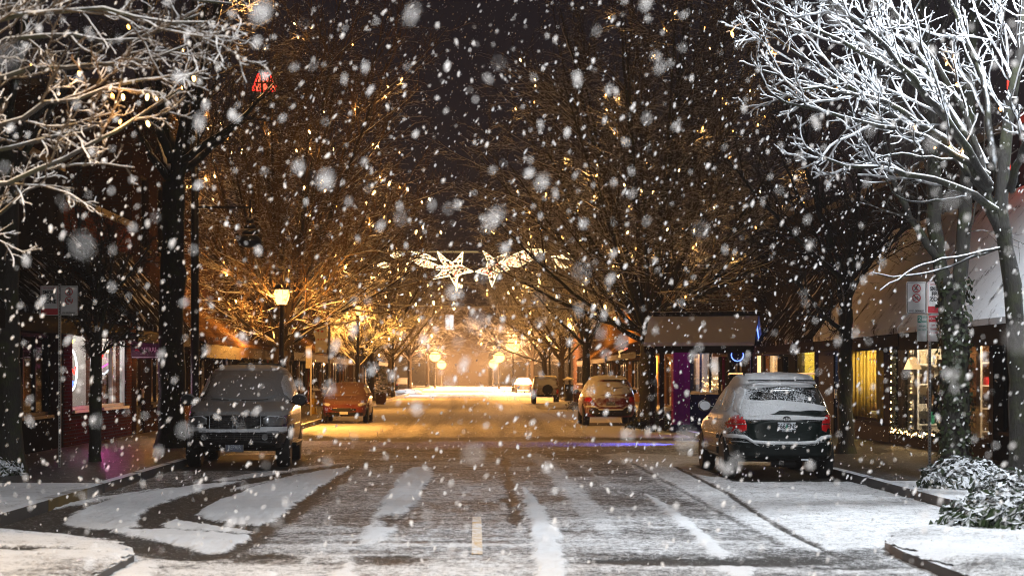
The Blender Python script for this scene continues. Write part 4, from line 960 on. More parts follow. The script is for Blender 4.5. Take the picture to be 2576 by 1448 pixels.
for x, y in ((-.80, .98), (.80, .98), (-.80, 3.70), (.80, 3.70)): wheel(t, x, y, .365, .235)
mb = MB(); mb.tube([(.45, .02, .30), (.45, .3, .30)], .03, 10); mb.build('exhaust', 'dark_metal', t)
mb = MB(); mb.tube([(-.2, .25, .27), (.2, .25, .27)], .05, 8); mb.build('tow_bar', 'dark_metal', t)
mb = MB(); mb.box(.25, .37, C.rear(.3, .42) - .04, C.rear(.3, .42) - .02, .345, .37); mb.build('reflector', 'plate_white', t)
for yy in (.98, 3.7): mb = MB(); mb.tube([(-.75, yy, .34), (.75, yy, .34)], .06, 8); mb.build('axle', 'dark_metal', t)
# ---- big dark van facing the camera, left
def facing(name, label, x, y, rz=0): return thing(name, label, 'car', (x, y, .004), math.pi + rz, 'cars parked along the kerbs')
t = facing('parked_van', 'large dark four wheel drive with a chrome grille facing us, thinly covered in snow', -4.38, 33.0, .035)
# (local +y points at the camera; the front is at local y = 0, the body runs to -5.2)
C = Car([(.36, -5.15, -.10, .93, 5), (.48, -5.2, .0, .97, 5), (.66, -5.2, .03, .985, 5), (.70, -5.2, -.03, .985, 5), (.82, -5.2, -.05, .99, 5), (.98, -5.2, -.09, .99, 5), (1.06, -5.2, -.20, .985, 4.6), (1.12, -5.19, -.55, .975, 4.4), (1.17, -5.18, -1.05, .96, 4.2),
         (1.22, -5.17, -1.40, .94, 4.2), (1.40, -5.14, -1.66, .89, 4.2), (1.62, -5.08, -1.98, .82, 4), (1.76, -5.02, -2.20, .77, 3.8), (1.84, -4.95, -2.42, .70, 3.4), (1.885, -4.8, -2.8, .58, 3), (1.90, -4.6, -3.1, .45, 3)])
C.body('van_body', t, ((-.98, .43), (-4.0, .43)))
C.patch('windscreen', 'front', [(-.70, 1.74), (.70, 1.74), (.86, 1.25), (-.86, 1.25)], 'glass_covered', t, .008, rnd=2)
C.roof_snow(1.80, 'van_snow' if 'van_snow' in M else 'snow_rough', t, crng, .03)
gr_ = C.patch('grille', 'front', [(-.46, .745), (-.48, 1.0), (.48, 1.0), (.46, .745)], 'black', t, .012, rnd=1)
mb = MB()
for i in range(6):
    z = .77 + i * .042
    pts = [(x, C.front(x, z) + .02, z) for x in np.linspace(-.46, .46, 9)]; mb.tube(pts, .0055, 4)
for x in np.linspace(-.40, .40, 9): mb.tube([(x, C.front(x, .77) + .018, .76), (x, C.front(x, .98) + .018, .985)], .004, 4)
mb.build('grille_bar', 'chrome_dim', gr_)
mb = MB()
for sg in (-1, 1):
    for x in (.035, .47): mb.tube([(sg * x, C.front(x, .77) + .024, .75), (sg * x, C.front(x, .98) + .024, .995)], .011, 6)
    for z in (.748, .995): mb.tube([(sg * .035, C.front(0, z) + .024, z), (sg * .47, C.front(.47, z) + .024, z)], .009, 6)
mb.build('grille_frame', 'chrome_dim', gr_)
mb = MB(); y_ = C.front(0, .87) + .03; mb.box(-.022, .022, y_ - .01, y_ + .006, .80, .94); mb.box(-.045, .045, y_ - .01, y_ + .003, .862, .878); mb.build('emblem', 'chrome', gr_)
for sg in (-1, 1):
    C.patch('head_lamp', 'front', [(sg * .52, .80), (sg * .52, .985), (sg * .86, .985), (sg * .93, .90), (sg * .90, .79)], 'headlamp', t, .014)
    C.patch('turn_lamp', 'right' if sg > 0 else 'left', [(-.42, .80), (-.42, .96), (-.22, .96), (-.18, .80)], 'headlamp', t, .012)
C.patch('bumper', 'front', [(-.96, .70), (.96, .70), (.95, .40), (-.95, .40)], 'van_bumper' if 'van_bumper' in M else 'suv_bumper', t, .05, rnd=1, thick=.08)
lg = C.patch('lower_grille', 'front', [(-.74, .535), (-.74, .655), (.74, .655), (.74, .535)], 'black', t, .058, rnd=0)
mb = MB()
for i in range(4):
    z = .545 + i * .033; mb.tube([(x, C.front(x, z) + .062, z) for x in np.linspace(-.73, .73, 11)], .004, 4)
for x in np.linspace(-.7, .7, 13): mb.tube([(x, C.front(x, .55) + .062, .54), (x, C.front(x, .64) + .062, .65)], .003, 4)
mb.build('grille_bar', 'chrome_dim', lg)
for sg in (-1, 1):
    mb = MB(); mb.lathe([(.058, 0), (.06, .02), (.05, .022), (.045, .01)], 18, axis='y'); mb.v = [(p[0] + sg * .56, p[1] + C.front(.56, .59) + .062, p[2] + .595) for p in mb.v]; mb.build('fog_lamp', 'headlamp', t)
mb = MB()
for i in range(28):
    x0 = -.93 + i * 1.86 / 28; x1 = x0 + 1.86 / 28; z_ = .715 + (.03 if abs(x0) > .5 else 0)
    q0, q1 = C.front(x0, .70) + .06, C.front(x1, .70) + .06; j = crng.uniform(-.012, .012)
    mb.add([(x0, q0, z_ - .05 + j), (x1, q1, z_ - .05 + j), (x1, q1 - .02, z_ + .02), (x0, q0 - .02, z_ + .02), (x0, q0 - .12, z_ + .05), (x1, q1 - .12, z_ + .05)], [(0, 1, 2, 3), (3, 2, 5, 4)])
mb.build('bumper_snow', 'snow_rough', t, True)
y_ = C.front(0, .44) + .06
pl = MB(); pl.box(-.16, .16, y_ - .02, y_, .33, .485); plate = pl.build('number_plate', 'plate_blue', t)
text('REPAIR', .105, 'lettering', 'plate_white', plate, (0, y_ + .003, .405), rot=(R(90), 0, R(180)), sx=.72, bold=.001)
mb = MB()
for q in ((-.17, .17, .485, .497), (-.17, .17, .318, .33), (-.17, -.158, .33, .485), (.158, .17, .33, .485)): mb.box(q[0], q[1], y_ - .015, y_ + .006, q[2], q[3])
mb.build('plate_frame', 'chrome_dim', plate)
for sd in ('left', 'right'):
    C.patch('side_window', sd, [(-2.35, 1.72), (-3.2, 1.76), (-3.2, 1.25), (-1.75, 1.25)], 'glass_half', t, .008); C.patch('side_window', sd, [(-3.3, 1.76), (-4.1, 1.75), (-4.1, 1.25), (-3.3, 1.25)], 'glass_half', t, .008)
    C.patch('side_window', sd, [(-4.2, 1.74), (-4.85, 1.70), (-4.95, 1.25), (-4.2, 1.25)], 'glass_half', t, .008)
    C.patch('running_board', sd, [(-1.5, .36), (-3.5, .36), (-3.5, .44), (-1.5, .44)], 'suv_bumper', t, .10, rnd=0, thick=.16)
    C.patch('door_moulding', sd, [(-1.45, .72), (-3.5, .72), (-3.5, .80), (-1.45, .80)], 'chrome_dim', t, .016, rnd=0)
    mirror_part(C, t, sd, -1.85, 1.26, 'van_body', 'black', 1, (.30, .18, .24))
mb = MB(); mb.tube([(-.75, -2.75, 1.90), (-.6, -2.6, 1.95), (-.1, -2.5, 1.965), (.15, -2.5, 1.96)], .02, 6); mb.build('roof_bar', 'black', t)
C.patch('wiper', 'front', [(-.5, 1.262), (.0, 1.25), (.0, 1.262), (-.5, 1.276)], 'black', t, .02, rnd=0)
C.patch('wiper', 'front', [(.25, 1.256), (.6, 1.262), (.6, 1.274), (.25, 1.268)], 'black', t, .02, rnd=0)
for x, y in ((-.84, -.98), (.84, -.98), (-.84, -4.0), (.84, -4.0)): wheel(t, x, y, .395, .27)
for yy in (-.98, -4.0): mb = MB(); mb.tube([(-.78, yy, .36), (.78, yy, .36)], .06, 8); mb.build('axle', 'dark_metal', t)
# ---- orange hatchback facing the camera beyond
t = facing('parked_hatchback', 'small orange hatchback facing the viewer under thin snow near the yellow hydrant', -4.60, 64.2)
C = Car([(.25, -4.1, -.06, .80, 4.6), (.36, -4.15, .0, .84, 4.6), (.55, -4.15, .02, .86, 4.4), (.68, -4.14, -.08, .865, 4.2), (.80, -4.12, -.25, .86, 4.0), (.90, -4.1, -.62, .85, 3.9), (.96, -4.08, -1.05, .83, 3.8), (1.15, -4.0, -1.42, .77, 3.8), (1.33, -3.85, -1.78, .69, 3.8), (1.41, -3.6, -2.02, .62, 3.4), (1.45, -3.3, -2.3, .48, 3)])
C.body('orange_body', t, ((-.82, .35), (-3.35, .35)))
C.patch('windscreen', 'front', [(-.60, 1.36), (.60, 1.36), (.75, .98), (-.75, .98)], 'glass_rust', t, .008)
C.patch('grille', 'front', [(-.42, .42), (-.45, .55), (.45, .55), (.42, .42)], 'black', t, .01); C.patch('bumper', 'front', [(-.82, .40), (-.84, .27), (.84, .27), (.82, .40)], 'black', t, .03)
for sg in (-1, 1): C.patch('head_lamp', 'front', [(sg * .48, .60), (sg * .5, .72), (sg * .78, .74), (sg * .80, .62)], 'headlamp', t, .01)
for sd in ('left', 'right'):
    C.patch('side_window', sd, [(-1.9, 1.33), (-3.0, 1.36), (-3.0, 1.0), (-1.5, 1.0)], 'glass_brown', t, .008); mirror_part(C, t, sd, -1.4, 1.03, 'orange_body', 'black', 1, (.2, .12, .14))
for x, y in ((-.75, -.82), (.75, -.82), (-.75, -3.35), (.75, -3.35)): wheel(t, x, y, .30, .19)
mb = MB(); mb.box(-.15, .15, C.front(0, .36) + .02, C.front(0, .36) + .04, .32, .42); mb.build('number_plate', 'plate_white', t)
# ---- dark red estate seen from behind
t = thing('parked_suv', 'dark red estate car seen from behind with snow on its tailgate, beside the orange wall', 'car', (4.72, 60.8, .004), 0, 'cars parked along the kerbs')
C = Car([(.30, .14, 4.4, .84, 5), (.42, .02, 4.5, .90, 5), (.62, .0, 4.5, .915, 4.6), (.68, .05, 4.46, .915, 4.6), (.85, .06, 4.3, .915, 4.6), (.98, .08, 3.7, .90, 4.5), (1.08, .12, 3.4, .88, 4.2), (1.3, .30, 2.9, .80, 4), (1.5, .46, 2.5, .70, 4), (1.58, .48, 2.3, .64, 3.8), (1.63, .65, 2.1, .56, 3.2), (1.66, .9, 1.9, .42, 3)])
C.body('red_body', t, ((.95, .40), (3.55, .40)))
C.patch('rear_window', 'rear', [(-.58, 1.50), (.58, 1.50), (.72, 1.12), (-.72, 1.12)], 'glass_brown', t, .008); C.roof_snow(1.58, 'snow_rough', t, crng, .04)
C.patch('window_snow', 'rear', [(-.72, 1.42), (.66, 1.40), (.78, 1.08), (-.80, 1.06)], 'snow_rough', t, .013, jit=.015, rng=crng)
mb = MB(); mb.tube([(-.2, .42, 1.545), (.2, .42, 1.555), (.55, .46, 1.54)], .022, 6); mb.build('spoiler_edge', 'black', t)
C.patch('tailgate', 'rear', [(-.62, 1.02), (.62, 1.02), (.60, .72), (.42, .62), (-.42, .62), (-.60, .72)], 'red_gate', t, .008)
C.patch('wiper', 'rear', [(.1, 1.27), (.42, 1.30), (.42, 1.32), (.1, 1.295)], 'black', t, .035, rnd=0)
C.patch('bumper', 'rear', [(-.90, .64), (-.55, .64), (-.4, .54), (.4, .54), (.55, .64), (.90, .64), (.87, .33), (-.87, .33)], 'black', t, .03, thick=.06)
mb = MB(); top = [(-.88, .70), (-.55, .68), (-.40, .57), (0, .56), (.40, .57), (.55, .68), (.88, .70)]
for (a, b), (c_, d) in zip(top[:-1], top[1:]):
    q0, q1 = C.rear(a, b) - .045, C.rear(c_, d) - .045
    mb.add([(a, q0, b - .03), (c_, q1, d - .03), (c_, q1 + .01, d + .01), (a, q0 + .01, b + .01), (a, q0 + .14, b + .035), (c_, q1 + .14, d + .035)], [(0, 1, 2, 3), (3, 2, 5, 4)])
mb.build('bumper_snow', 'snow_rough', t)
for sg in (-1, 1):
    C.patch('tail_lamp', 'rear', [(sg * .62, .80), (sg * .65, 1.0), (sg * .86, 1.0), (sg * .89, .78)], 'tail_red', t, .012)
mb = MB(); y_ = C.rear(0, .75) - .02; mb.box(-.15, .15, y_, y_ + .02, .68, .82); mb.build('number_plate', 'plate_blue', t)
for sd in ('left', 'right'):
    C.patch('side_window', sd, [(.85, 1.47), (2.2, 1.47), (2.5, 1.1), (.6, 1.1)], 'glass_half', t, .008); mirror_part(C, t, sd, 2.75, 1.15, 'red_body', 'black', -1, (.22, .13, .18))
for x, y in ((-.79, .95), (.79, .95), (-.79, 3.55), (.79, 3.55)): wheel(t, x, y, .36, .23)
# ---- boxy small four wheel drive
t = thing('parked_jeep', 'small boxy brown four wheel drive seen from behind, far down the right kerb', 'car', (4.4, 106, .004), 0, 'cars parked along the kerbs')
C = Car([(.42, .1, 3.8, .74, 8), (.55, .0, 3.85, .78, 8), (.95, .0, 3.8, .79, 8), (1.0, .02, 2.9, .78, 8), (1.1, .04, 2.7, .77, 7), (1.5, .12, 2.45, .70, 6), (1.58, .2, 2.35, .66, 5), (1.61, .4, 2.1, .55, 4)])
C.body('jeep_body', t, ((.75, .38), (3.1, .38)))
C.patch('rear_window', 'rear', [(-.55, 1.45), (.55, 1.45), (.6, 1.08), (-.6, 1.08)], 'glass_brown', t, .01, rnd=1); C.roof_snow(1.55, 'snow_rough', t, crng, .05)
C.patch('bumper', 'rear', [(-.78, .55), (.78, .55), (.78, .42), (-.78, .42)], 'black', t, .06, rnd=0, thick=.1)
mb = MB(); mb.lathe([(.30, -.16), (.31, -.13), (.31, -.02), (.28, 0)], 20, axis='y'); mb.v = [(p[0] + .08, p[1] - .0, p[2] + .86) for p in mb.v]; mb.build('spare_wheel', 'rubber', t)
for sg in (-1, 1): C.patch('tail_lamp', 'rear', [(sg * .6, .62), (sg * .6, .85), (sg * .74, .85), (sg * .74, .62)], 'tail_red', t, .02, rnd=0)
for x, y in ((-.68, .75), (.68, .75), (-.68, 3.1), (.68, 3.1)): wheel(t, x, y, .36, .21)
# ---- the two farthest cars
for (nm, lab, x, y) in (('parked_car', 'distant dark saloon at the right kerb before the cross street', 5.0, 172), ('parked_car', 'distant grey saloon half hidden at the left kerb before the cross street', -7.0, 181)):
    t = thing(nm, lab, 'car', (x, y, .004), 0, 'cars parked along the kerbs')
    C = Car([(.28, .05, 4.4, .80, 5), (.55, .0, 4.5, .88, 4.5), (.8, .03, 4.3, .88, 4.2), (.92, .3, 3.4, .86, 4), (1.0, .7, 3.0, .80, 4), (1.3, 1.25, 2.4, .66, 4), (1.4, 1.5, 2.2, .55, 3), (1.42, 1.6, 2.1, .45, 3)])
    C.body('grey_body', t); C.patch('rear_window', 'rear', [(-.55, 1.28), (.55, 1.28), (.7, 1.02), (-.7, 1.02)], 'glass_brown', t, .01)
    for sg in (-1, 1): C.patch('tail_lamp', 'rear', [(sg * .55, .68), (sg * .55, .82), (sg * .8, .82), (sg * .8, .68)], 'tail_red', t, .012, rnd=0)
    for xx, yy in ((-.74, .9), (.74, .9), (-.74, 3.5), (.74, 3.5)): wheel(t, xx, yy, .31, .2)
# ------------------------------------------------------------------ street furniture and signs
def ringpts(c, r, n=28): return [(c[0] + r * math.cos(2 * math.pi * k / n), c[1] + r * math.sin(2 * math.pi * k / n)) for k in range(n)]
def annulus(mb, c, r0, r1, y0, y1, n=28):
    a, b = ringpts(c, r0, n), ringpts(c, r1, n)
    for k in range(n):
        k2 = (k + 1) % n; mb.prism([a[k], b[k], b[k2], a[k2]], y0, y1, 'xz')
def bar(mb, p, q, w, y0, y1):
    dx, dz = q[0] - p[0], q[1] - p[1]; L = math.hypot(dx, dz); nx, nz = -dz / L * w / 2, dx / L * w / 2
    mb.prism([(p[0] + nx, p[1] + nz), (q[0] + nx, q[1] + nz), (q[0] - nx, q[1] - nz), (p[0] - nx, p[1] - nz)], y0, y1, 'xz')
def rrect(x0, x1, z0, z1, r=.02, n=4):
    out = []
    for cx, cz, a in ((x1 - r, z1 - r, 0), (x0 + r, z1 - r, 90), (x0 + r, z0 + r, 180), (x1 - r, z0 + r, 270)):
        for k in range(n + 1): q = R(a + 90 * k / n); out.append((cx + r * math.cos(q), cz + r * math.sin(q)))
    return out
def panel(name, root, x0, x1, z0, z1, mat, border=None, bw=.008):
    mb = MB(); mb.prism(rrect(x0, x1, z0, z1), -.045, -.040, 'xz'); p = mb.build(name, mat, root)
    if border:
        mb = MB(); o, i = rrect(x0 + .010, x1 - .010, z0 + .010, z1 - .010, .016), rrect(x0 + .010 + bw, x1 - .010 - bw, z0 + .010 + bw, z1 - .010 - bw, .012)
        for k in range(len(o)):
            k2 = (k + 1) % len(o); mb.prism([o[k], o[k2], i[k2], i[k]], -.0475, -.0452, 'xz')
        mb.build('border', border, p)
    return p
M['sign_white'] = snowy('sign_white', (.60, .58, .57), thr=1.02, soft=.1, nscale=9, namp=.5, rough=.4)
M['sign_white'] = plain('sign_white', (.62, .60, .59), .4, var=.12, scale=14)
def no_sidewalk_sign(root, x0, x1, z0, z1):
    p = panel('sign_panel', root, x0, x1, z0, z1, 'sign_white', 'ink'); cx = (x0 + x1) / 2; h = z1 - z0; r = .068
    for i, cz in enumerate((z1 - .105, z1 - .255)):
        mb = MB()
        if i == 0:
            mb.prism(ringpts((cx + .012, cz + .042), .011, 12), -.048, -.0455, 'xz')
            for a, b, w in (((cx + .004, cz + .03), (cx - .012, cz - .002), .018), ((cx - .012, cz - .002), (cx + .014, cz - .018), .014), ((cx + .014, cz - .018), (cx + .004, cz - .042), .012), ((cx - .012, cz - .002), (cx - .03, cz - .03), .012), ((cx, cz + .022), (cx + .03, cz + .008), .009), ((cx, cz + .022), (cx - .03, cz + .02), .009)): bar(mb, a, b, w, -.048, -.0455)
            bar(mb, (cx - .04, cz - .047), (cx + .03, cz - .05), .008, -.048, -.0455)
        else:
            annulus(mb, (cx - .027, cz - .012), .017, .023, -.048, -.0455, 18); annulus(mb, (cx + .027, cz - .012), .017, .023, -.048, -.0455, 18)
            for a, b in (((cx - .027, cz - .012), (cx - .008, cz + .02)), ((cx - .008, cz + .02), (cx + .018, cz + .018)), ((cx + .018, cz + .018), (cx + .027, cz - .012)), ((cx - .008, cz + .02), (cx, cz - .014)), ((cx, cz - .014), (cx + .018, cz + .018)), ((cx + .016, cz + .026), (cx + .028, cz + .03))): bar(mb, a, b, .006, -.048, -.0455)
        mb.build('symbol', 'ink', p)
        mb = MB(); annulus(mb, (cx, cz), r - .013, r, -.0495, -.0458); bar(mb, (cx - r * .68, cz + r * .68), (cx + r * .68, cz - r * .68), .013, -.0495, -.0482); mb.build('prohibition_ring', 'red_paint', p)
    text('ON SIDEWALK', .040, 'lettering', 'ink', p, (cx, -.047, z0 + .042), sx=.86, bold=.0006)
def smoke_sign(root, x0, x1, z0, z1):
    p = panel('sign_panel', root, x0, x1, z0, z1, 'sign_white', 'red_paint', .005); cx = (x0 + x1) / 2
    mb = MB(); mb.prism(rrect(x0 + .012, x1 - .012, z0 + .012, z0 + .115, .012), -.0478, -.0454, 'xz'); mb.build('red_band', 'red_paint', p)
    text('NOW ENTERING', .030, 'lettering', 'red_paint', p, (cx, -.047, z1 - .045), sx=.95)
    for s_, z in (('SMOKE', z1 - .115), ('FREE', z1 - .195), ('ZONE', z1 - .275)): text(s_, .088, 'lettering', 'ink', p, (cx, -.047, z), sx=.80 if s_ == 'SMOKE' else .98, bold=.003)
def sign_post(root, h, w=.045):
    mb = MB(); mb.box(-w / 2, w / 2, -.018, .018, 0, h)
    o = mb.build('post', 'metal', root)
    mb = MB(); n = int(h / .05)
    for i in range(n):
        z = .03 + i * .05; mb.prism(ringpts((0, z), .009, 8), -.021, -.0185, 'xz')
    mb.build('perforations', 'ink', o); return o
s = thing('sign_post', 'perforated post with a smoke free zone sign and a no bicycles sign, left pavement', 'street sign', (-7.12, 30.9, .15))
sign_post(s, 3.17)
no_sidewalk_sign(s, .012, .325, 2.62, 3.13); smoke_sign(s, -.325, -.012, 2.62, 3.13)
s = thing('sign_post', 'perforated post with parking signs under a no bicycles sign, beside the ivy trunk', 'street sign', (7.16, 28.0, .15))
sign_post(s, 3.05)
no_sidewalk_sign(s, -.37, -.06, 2.55, 3.05); smoke_sign(s, -.045, .265, 2.55, 3.05)
p = panel('sign_panel', s, -.205, -.045, 2.12, 2.53, 'sign_white', 'green_paint', .004)
mb = MB(); mb.prism(rrect(-.198, -.135, 2.41, 2.52, .008), -.0478, -.0454, 'xz'); mb.prism(rrect(-.13, -.052, 2.415, 2.445, .004), -.0478, -.0454, 'xz'); mb.build('green_box', 'green_paint', p)
text('2', .095, 'lettering', 'sign_white', p, (-.167, -.0495, 2.465), bold=.002); text('HOUR', .036, 'lettering', 'green_paint', p, (-.092, -.047, 2.49), sx=.8); text('PARKING', .026, 'lettering', 'sign_white', p, (-.091, -.0495, 2.43), sx=.66)
text('9AM-6PM', .040, 'lettering', 'green_paint', p, (-.125, -.047, 2.355), sx=.68); text('ALL DAYS', .040, 'lettering', 'green_paint', p, (-.125, -.047, 2.30), sx=.68)
p = panel('sign_panel', s, -.03, .13, 2.12, 2.53, 'sign_white', 'red_paint', .004)
mb = MB(); mb.prism(rrect(-.023, .123, 2.42, 2.52, .008), -.0478, -.0454, 'xz'); mb.build('red_box', 'red_paint', p)
text('NO', .062, 'lettering', 'sign_white', p, (.005, -.0495, 2.47), sx=.7); text('PARKING', .026, 'lettering', 'sign_white', p, (.075, -.0495, 2.47), sx=.7)
for w_, z in (('3AM', 2.37), ('TO 6AM', 2.31), ('MON-FRI', 2.25)): text(w_, .045, 'lettering', 'red_paint', p, (.05, -.047, z), sx=.68)
# back of a parking sign near the hydrant
s = thing('sign_post', 'thin post with a narrow grey parking sign seen from the back, beside the yellow hydrant', 'street sign', (-6.35, 70.5, .15))
mb = MB(); mb.box(-.03, .03, -.02, .02, 0, 2.75); mb.build('post', 'metal', s)
mb = MB(); mb.prism(rrect(-.20, .02, 1.85, 2.72, .03), -.035, -.022, 'xz'); mb.build('sign_panel', 'metal', s)
# hydrant
s = thing('fire_hydrant', 'yellow fire hydrant with a snow cap on the left pavement', 'fire hydrant', (-6.42, 72.6, .13))
mb = MB(); mb.lathe([(.16, 0), (.16, .05), (.115, .06), (.115, .50), (.15, .52), (.15, .57), (.12, .60), (.10, .68)], 18); mb.build('barrel', 'yellow_hydrant', s, True)
mb = MB(); mb.lathe([(.115, .66), (.13, .70), (.10, .78), (.05, .83), (.03, .90)], 16); mb.build('bonnet', 'cap_white' if 'cap_white' in M else 'white_paint', s, True)
for a in (-1, 1):
    mb = MB(); mb.lathe([(.055, .10 * a), (.055, .17 * a), (.065, .171 * a), (.065, .20 * a)], 12, (0, 0, .45), 'x'); mb.build('outlet', 'yellow_hydrant', s, True)
mb = MB(); mb.lathe([(.07, -.10), (.07, -.17), (.08, -.171), (.08, -.20)], 12, (0, 0, .42), 'y'); mb.build('outlet', 'yellow_hydrant', s, True)
mb = MB(); mb.ball((0, 0, .87), .07, .07, .06, 10, 6); mb.build('snow_cap', 'snow', s, True)
# banner on its pole
s = thing('banner_pole', 'slim pole with a tall white hanging street banner above the orange car', 'banner', (-6.15, 77, .15))
mb = MB(); mb.lathe([(.09, 0), (.06, .3), (.045, 4.9)], 10); mb.build('pole', 'banner_pole_metal' if 'banner_pole_metal' in M else 'metal', s, True)
mb = MB(); mb.tube([(0, 0, 4.32), (-.62, 0, 4.32)], .015, 6); mb.tube([(0, 0, 2.52), (-.62, 0, 2.52)], .015, 6); mb.build('bracket', 'dark_metal', s)
mb = MB(); mb.box(-.60, -.10, -.006, .006, 2.53, 4.31); bn = mb.build('banner', 'banner_cloth' if 'banner_cloth' in M else 'white_paint', s)
text('THIRD', .17, 'lettering', 'ink', bn, (-.35, -.009, 4.08), sx=.85, bold=.004)
mb = MB()
for (a, b, c, d) in ((-.54, -.40, 3.55, 3.68), (-.38, -.26, 3.5, 3.74), (-.24, -.15, 3.56, 3.66)): mb.box(a, b, -.010, -.0065, c, d)
mb.build('street_picture', 'pale_blue', bn) if 'pale_blue' in M else mb.build('street_picture', 'plate_blue', bn)
mb = MB()
for (a, b, c, d) in ((-.52, -.42, 3.44, 3.54), (-.36, -.24, 3.42, 3.49), (-.5, -.44, 3.08, 3.14), (-.37, -.31, 3.08, 3.14), (-.24, -.18, 3.08, 3.14)): mb.box(a, b, -.010, -.0065, c, d)
mb.build('street_picture', 'red_paint', bn)
# street lanterns (lit)
def lantern(name, label, x, y, h, power, basket=False, glow='sodium', color=SODIUM, sc=1.0, post='dark_metal'):
    s = thing(name, label, 'street lamp', (x, y, .13), 0, 'lit lanterns along the pavements')
    mb = MB(); mb.lathe([(.16, 0), (.16, .35), (.09, .45), (.065, h - .25), (.10, h - .22), (.10, h - .18)], 12); mb.build('post', post, s, True)
    mb = MB(); mb.lathe([(.085 * sc, -.20), (.13 * sc, -.05), (.15 * sc, .12), (.12 * sc, .24)], 14); g_ = mb.build('glass_globe', glow, s, True, (0, 0, h))
    if sc > 3:  # far globes oversized: the bloom round each lamp is put into their shape
        mb = MB(); mb.ball((0, 0, 0), .16 * sc, .16 * sc, .15 * sc, 16, 10); g_.data = mb.build('globe_source', glow, s, True).data; bpy.data.objects.remove(bpy.data.objects['globe_source'])
    mb = MB(); mb.lathe([(.19 * sc, .24), (.13 * sc, .34), (.04 * sc, .42), (.015, .52)], 14); mb.build('cap', 'dark_metal', s, True, (0, 0, h))
    lamp_light('lantern_light', (0, 0, h + .05), power, color, s, .16)
    g_.visible_shadow = False
    if basket:
        mb = MB(); r_ = random.Random(4)
        for k in range(60): a = r_.random() * 6.28; mb.ball((.55 + .32 * math.cos(a) * r_.random(), .32 * math.sin(a) * r_.random(), h - .75 + r_.uniform(-.18, .12)), .07, .07, .05, 6, 4)
        hb = mb.build('flower_basket', 'leaf', s)
        mb = MB(); mb.tube([(0, 0, h - .3), (.55, 0, h - .25), (.55, 0, h - .6)], .015, 6); mb.build('hanger', 'dark_metal', hb)
    return s
lantern('street_lamp', 'lit lantern glowing amber inside the big bare tree behind the dark van', -5.66, 53.2, 3.90, 900, sc=1.6)
lantern('street_lamp', 'second lantern glowing low behind the trunk of the big bare tree on the left', -6.35, 58.3, 2.95, 2500)
lantern('street_lamp', 'lit lantern shining through the small frosted tree on the left', -5.55, 87, 4.7, 1700)
lantern('street_lamp', 'lit lantern past the frosted tree on the left, low over the dark shops', -5.6, 127, 4.5, 2900)
lantern('street_lamp', 'bright lantern above a hanging basket down the right kerb', 5.55, 128, 4.2, 4200, True, sc=1.8)
lantern('street_lamp', 'small lantern among string lights right of the bright basket lantern', 6.1, 112, 4.9, 2400)
lantern('street_lamp', 'lantern standing just behind the dark trunk beside the shake roofed kiosk', 6.45, 66, 4.3, 350)
for i, (u, v_, D, lab) in enumerate(((513, 347, 168, 'haloed orange lamp, highest of the far group on the right'), (499, 358, 205, 'haloed orange lamp, middle of the far group on the right'), (493.5, 364, 245, 'haloed orange lamp, lowest of the far group on the right'), (435, 357, 212, 'haloed orange lamp, upper one of the far pair on the left'), (441.5, 365, 250, 'haloed orange lamp, lower one of the far pair on the left'))):
    P_ = at(u, v_, D); lantern('street_lamp', lab, P_.x, D, P_.z, 40000, color=(1.0, .48, .18), sc=4.0)
area_lamp('street_lamp', 'tall white street lamp at the snowy cross street far away', -9.0, 150, 8.0, 3.0, COOL, 5200, .3)
# tall pole with an arm lamp and an unlit hanging lantern, left
s = thing('lamp_pole', 'tall dark pole with an unlit hanging lantern and a lit arm lamp on top', 'street lamp', (-6.38, 41.2, .15))
mb = MB(); mb.lathe([(.17, 0), (.17, .5), (.105, .7), (.07, 10.2)], 12); mb.build('pole', 'dark_metal', s, True)
mb = MB(); mb.tube([(0, 0, 9.9), (.3, 0, 10.3), (.8, 0, 10.42)], .04, 8); mb.build('arm', 'dark_metal', s)
mb = MB(); mb.obox((1.12, 0, 10.42), .8, .34, .16); hd = mb.build('lamp_head', 'dark_metal', s)
mb = MB(); mb.obox((1.12, 0, 10.325), .62, .26, .03); mb.build('lens', 'sodium', hd)
lamp_light('lamp_light', (1.12, 0, 10.2), 900, (1, .50, .15), s, .2)
mb = MB(); mb.tube([(0, 0, 5.45), (1.27, 0, 5.45)], .025, 6); mb.tube([(1.27, 0, 5.62), (1.27, 0, 5.2)], .022, 6); mb.build('bracket', 'dark_metal', s)
mb = MB()
for i, (r_, z) in enumerate(((.10, 5.18), (.15, 5.05), (.20, 4.92), (.25, 4.79))): mb.lathe([(r_ * .7, z), (r_, z - .07), (r_ * .92, z - .10)], 14, (1.27, 0, 0))
mb.lathe([(.27, 4.70), (.27, 4.60), (.15, 4.52)], 14, (1.27, 0, 0)); mb.build('unlit_lantern', 'lantern_iron', s, True) if 'lantern_iron' in M else mb.build('unlit_lantern', 'dark_metal', s, True)
